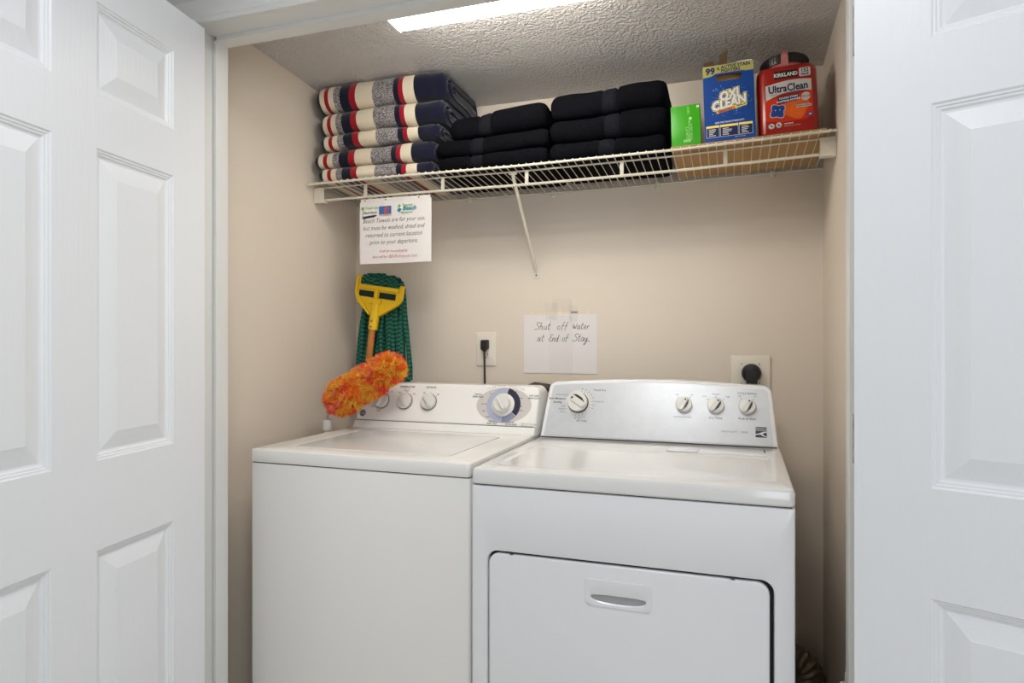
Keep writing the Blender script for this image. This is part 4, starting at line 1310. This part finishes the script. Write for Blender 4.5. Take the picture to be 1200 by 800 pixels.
MB().text('Kenmore', 0.0078, DC2, 0.6845, 0.0535, 0.0016, 'C', bold=0.02).prism([(0.669, 0.0505), (0.700, 0.0505), (0.700, 0.0495), (0.669, 0.0495)], 0.0012, 0.0016, DC2).prism([(0.669, 0.040), (0.676, 0.041), (0.684, 0.0445), (0.692, 0.0475), (0.700, 0.048), (0.700, 0.045), (0.693, 0.0435), (0.688, 0.040), (0.692, 0.036), (0.700, 0.033), (0.700, 0.031), (0.69, 0.0335), (0.682, 0.0385), (0.676, 0.0375), (0.669, 0.0365)], 0.0012, 0.0016, DC2).build('badge_mark', 'silverpanel', bd, 0)

# ------------------------------------------------------------------ hose, duct
t = MB().tube([(-0.78, -0.045, 0.02), (-0.77, -0.05, 0.6), (-0.74, -0.05, 1.0), (-0.715, -0.045, 1.055), (-0.68, -0.045, 1.068), (-0.63, -0.045, 1.062), (-0.60, -0.045, 1.03), (-0.59, -0.04, 0.8)], 0.013, 12).build('drain_hose', 'rubber')
tag(t, 'dark grey drain hose looping up between the two machine consoles', 'hose')
path, rs = [], []
ctrl = [Vector(p) for p in ((-0.10, -0.075, 0.215), (0.05, -0.08, 0.214), (0.15, -0.088, 0.212), (0.205, -0.10, 0.205), (0.224, -0.105, 0.17), (0.226, -0.105, 0.10), (0.226, -0.105, 0.002))]
for i in range(len(ctrl) - 1):
    p0, p1, p2, p3 = ctrl[max(i - 1, 0)], ctrl[i], ctrl[i + 1], ctrl[min(i + 2, len(ctrl) - 1)]
    n = max(4, int((p2 - p1).length / 0.0055))
    for k in range(n):
        u = k / n
        path.append(0.5 * (2 * p1 + (p2 - p0) * u + (2 * p0 - 5 * p1 + 4 * p2 - p3) * u * u + (3 * p1 - p0 - 3 * p2 + p3) * u ** 3))
path.append(ctrl[-1])
for i in range(len(path)): rs.append(0.0545 + (0.0028 if i % 2 else -0.0028) + random.uniform(-0.0012, 0.0012))
d = MB().tube(path, rs, 24).build('vent_duct', 'foil', None, 20)
tag(d, 'crinkled foil vent duct on the floor behind the dryer', 'duct')

# ------------------------------------------------------------------ white tubes by the right jamb
t = tag(empty('tube_bundle', (0.249, -0.796, 0)), 'bundle of thin white tubes standing against the right closet wall', 'tubes')
for dx, dy, h in ((-0.021, -0.006, 0.500), (-0.008, -0.012, 0.505), (-0.010, 0.004, 0.517), (0.006, -0.004, 0.520), (0.005, 0.012, 0.508), (0.019, -0.012, 0.512), (0.020, 0.004, 0.524)):
    o = MB().lathe([(0.0072, 0), (0.0072, h - 0.002), (0.006, h), (0.0032, h), (0.003, h - 0.012)], XY, dx, dy, 14).build('tube', 'plastic', t)

# ------------------------------------------------------------------ mop
t = tag(empty('mop', (-1.30, -0.06, 0.0)), 'green string mop with yellow clamp head upside down in the corner', 'mop')
MX, MY, MZ = -1.2778, -0.06, 1.4059       # middle of the clamp bar (local x offset from the empty)
RA = math.radians(-8.5)
c_, s_ = math.cos(RA), math.sin(RA)
MF = lambda a, b_, h: Vector((MX + 1.30 + a * c_ - b_ * s_, -0.072 - h, MZ + a * s_ + b_ * c_))
b = MB()
Y0 = [(-0.098, 0.0), (-0.098, 0.060), (-0.082, 0.070), (-0.072, 0.068), (-0.072, 0.032), (0.088, 0.032), (0.088, 0.046), (0.110, 0.046), (0.108, -0.008), (0.095, -0.030), (0.022, -0.082), (-0.022, -0.082), (-0.086, -0.032)]
b.prism(Y0, 0.0, 0.016, MF)
# rim of the head and upper jaw
hd = b.build('clamp_head', 'yellow', t, 25)
hd.modifiers.new('edge', 'BEVEL').width = 0.003
MB().slab(-0.078, 0.094, 0.018, 0.034, 0.014, 0.026, MF, 0.003, 0.002).build('jaw', 'yellow', hd)
for a0, a1 in ((-0.076, -0.010), (0.012, 0.082)):
    MB().slab(a0, a1, -0.012, 0.011, 0.0150, 0.0172, MF, 0.002, 0).build('slot', 'mopdark', hd, 0)
b = MB()
for lp in ([(-0.092, 0.004), (-0.086, 0.062), (-0.080, 0.062), (-0.086, 0.004)], [(0.100, -0.004), (0.098, 0.040), (0.104, 0.040), (0.106, -0.004)]): b.prism(lp, 0.014, 0.021, MF)
b.prism([(-0.090, 0.0), (-0.084, 0.003), (-0.018, -0.074), (-0.022, -0.080), (-0.082, -0.030)], 0.014, 0.020, MF).prism([(0.100, -0.006), (0.094, -0.003), (0.018, -0.074), (0.022, -0.080), (0.092, -0.030)], 0.014, 0.020, MF)
b.build('rim', 'yellow', hd, 25)
MB().slab(-0.026, 0.026, -0.034, -0.014, 0.014, 0.028, MF, 0.004, 0.003).build('lock_slide', 'yellow', hd)
MB().slab(-0.008, 0.008, -0.014, 0.020, 0.014, 0.024, MF, 0.003, 0.002).build('post', 'yellow', hd)
MB().loft([[MF(a * k_, b_, h) for a, h in circ(0, 0.010, 0.020, 24, 0.017)] for k_, b_ in ((0.95, -0.034), (1.0, -0.06), (0.92, -0.13), (0.86, -0.134))]).build('socket', 'yellow', hd)
b = MB()
for b_ in (-0.100, -0.122): b.lathe([(0.0045, 0.024), (0.0040, 0.030), (0.0, 0.031)], MF, 0.0, b_, 12)
b.build('screw', 'metal', hd)
sx_, sy_, sz_ = MF(0, -0.13, 0.010)
MB().tube([(sx_, sy_, sz_ + 0.02), (sx_ - 0.017, sy_ - 0.002, sz_ - 0.12), (sx_ - 0.055, sy_ + 0.006, sz_ - 0.55), (sx_ - 0.085, sy_ + 0.012, 0.002)], 0.0128, 14).build('handle', 'wood', t)
rnd = random.Random(21)
NS = 30
for i in range(NS):
    layer = i % 2
    u = (i + 0.5) / NS
    xt = -0.070 + 0.158 * u + rnd.uniform(-0.004, 0.004)
    xb = (-0.112 + 0.245 * u) + rnd.uniform(-0.010, 0.010)
    zt = 0.060 + 0.010 * math.sin(u * 3.1) + rnd.uniform(-0.008, 0.008)
    top_ = MF(xt, zt, 0)
    P = [MF(xt, 0.022, 0.010), MF(xt + 0.002, zt - 0.012, 0.016), Vector((top_.x, -0.080, top_.z)), Vector((top_.x, -0.058 - 0.004 * layer, top_.z + 0.002)), Vector((top_.x, -0.044, top_.z - 0.016))]
    yb = -0.028 - 0.030 * layer
    zend = 1.062 + rnd.uniform(-0.012, 0.02)
    x0_, z0_ = P[-1].x, P[-1].z
    for k in range(1, 8):
        q = k / 7
        e = q ** 0.75
        P.append(Vector((x0_ + (MX + 1.30 + xb - 0.012 - x0_) * e + 0.005 * math.sin(6 * q + i), -0.044 + (yb + 0.044) * min(1, q * 2.5) + 0.003 * math.sin(9 * q + i * 2), z0_ + (zend - z0_) * q)))
    rs = [0.006, 0.0075] + [0.0085] * 3 + [0.0088 + 0.0009 * math.sin(k * 2 + i) for k in range(7)]
    MB().tube(P, rs, 8, ry=0.72).build('mop_strand', 'mop', t, 60)

# ------------------------------------------------------------------ fluffy duster
t = tag(empty('duster', (-1.345, -0.37, 0)), 'fluffy orange and red duster standing between washer and left wall', 'duster')
MB().lathe([(0.010, 0.0), (0.010, 0.90), (0.009, 0.925)], XY, 0, 0, 16).build('handle', 'plastic', t)
MB().lathe([(0.0100, 0.915), (0.0155, 0.918), (0.0160, 0.948), (0.0140, 0.954), (0.006, 0.956)], XY, 0, 0, 20).build('collar', 'plastic', t)
A, B = Vector((0.057, 0.000, 1.031)), Vector((0.236, 0.018, 1.134))
MB().tube([(0, 0, 0.94), (0.003, 0, 0.985), (0.02, 0.003, 1.0), tuple(A), tuple(B)], 0.0035, 8).build('rod', 'metal', t)
ax = (B - A).normalized()
e1 = ax.orthogonal().normalized(); e2 = ax.cross(e1)
core = MB()
prof_, n_ = [], 12
pts_ = [A - ax * 0.045, A - ax * 0.03, A, A + (B - A) * 0.5, B, B + ax * 0.025, B + ax * 0.036]
core.tube(pts_, [0.008, 0.034, 0.044, 0.042, 0.038, 0.024, 0.006], 16)
core.build('core', FLUFF[4], t)
fl = MB()
rnd = random.Random(3)
Lc = (B - A).length
for i in range(760):
    s = rnd.uniform(-0.055, Lc + 0.045)
    th = rnd.uniform(0, 2 * math.pi)
    nr = e1 * math.cos(th) + e2 * math.sin(th)
    if s < 0:
        k = math.sqrt(max(0.02, 1 - (s / 0.056) ** 2)); P = A + ax * s * 0.7 + nr * 0.042 * k; N = (nr * k + ax * (s / 0.056)).normalized()
    elif s > Lc:
        q = (s - Lc) / 0.046; k = math.sqrt(max(0.02, 1 - q * q)); P = B + ax * (s - Lc) * 0.75 + nr * 0.038 * k; N = (nr * k + ax * q).normalized()
    else:
        P = A + ax * s + nr * (0.043 - 0.004 * s / Lc); N = (nr + ax * rnd.uniform(-0.35, 0.35)).normalized()
    nz = noise.noise(P * 26) + 0.5 * noise.noise(P * 60) + rnd.uniform(-0.12, 0.12)
    mi = 2 if nz > 0.22 else 3 if nz > 0.10 else 0 if nz > -0.12 else 1 if nz > -0.42 else 4
    L_ = rnd.uniform(0.017, 0.033)
    tdir = (N + Vector((rnd.gauss(0, .22), rnd.gauss(0, .22), rnd.gauss(0, .22)))).normalized()
    for j in range(17):
        dr = (tdir + Vector((rnd.gauss(0, .25), rnd.gauss(0, .25), rnd.gauss(0, .25)))).normalized()
        sd = dr.orthogonal().normalized()
        sd = (Matrix.Rotation(rnd.uniform(0, 6.28), 3, dr) @ sd)
        w2 = dr.cross(sd)
        r0 = rnd.uniform(0.0011, 0.0019)
        base = P + sd * rnd.uniform(-0.003, 0.003)
        mid = base + dr * L_ * 0.6 + sd * L_ * 0.10
        tip = base + dr * L_ + sd * L_ * rnd.uniform(0.1, 0.4)
        b0 = len(fl.v)
        for c0, rr_ in ((base, r0), (mid, r0 * 0.9)):
            for a in (0, 2.094, 4.189):
                fl.v.append(c0 + sd * rr_ * math.cos(a) + w2 * rr_ * math.sin(a))
        fl.v.append(tip)
        m2 = mi if rnd.random() < 0.85 else rnd.randrange(5)
        for a in range(3):
            k = (a + 1) % 3
            fl.f.append((b0 + a, b0 + k, b0 + 3 + k, b0 + 3 + a)); fl.m.append(m2)
            fl.f.append((b0 + 3 + a, b0 + 3 + k, b0 + 6)); fl.m.append(m2)
o = fl.build('fluff', FLUFF, t, 0, recalc=False)
o['kind'] = 'stuff'
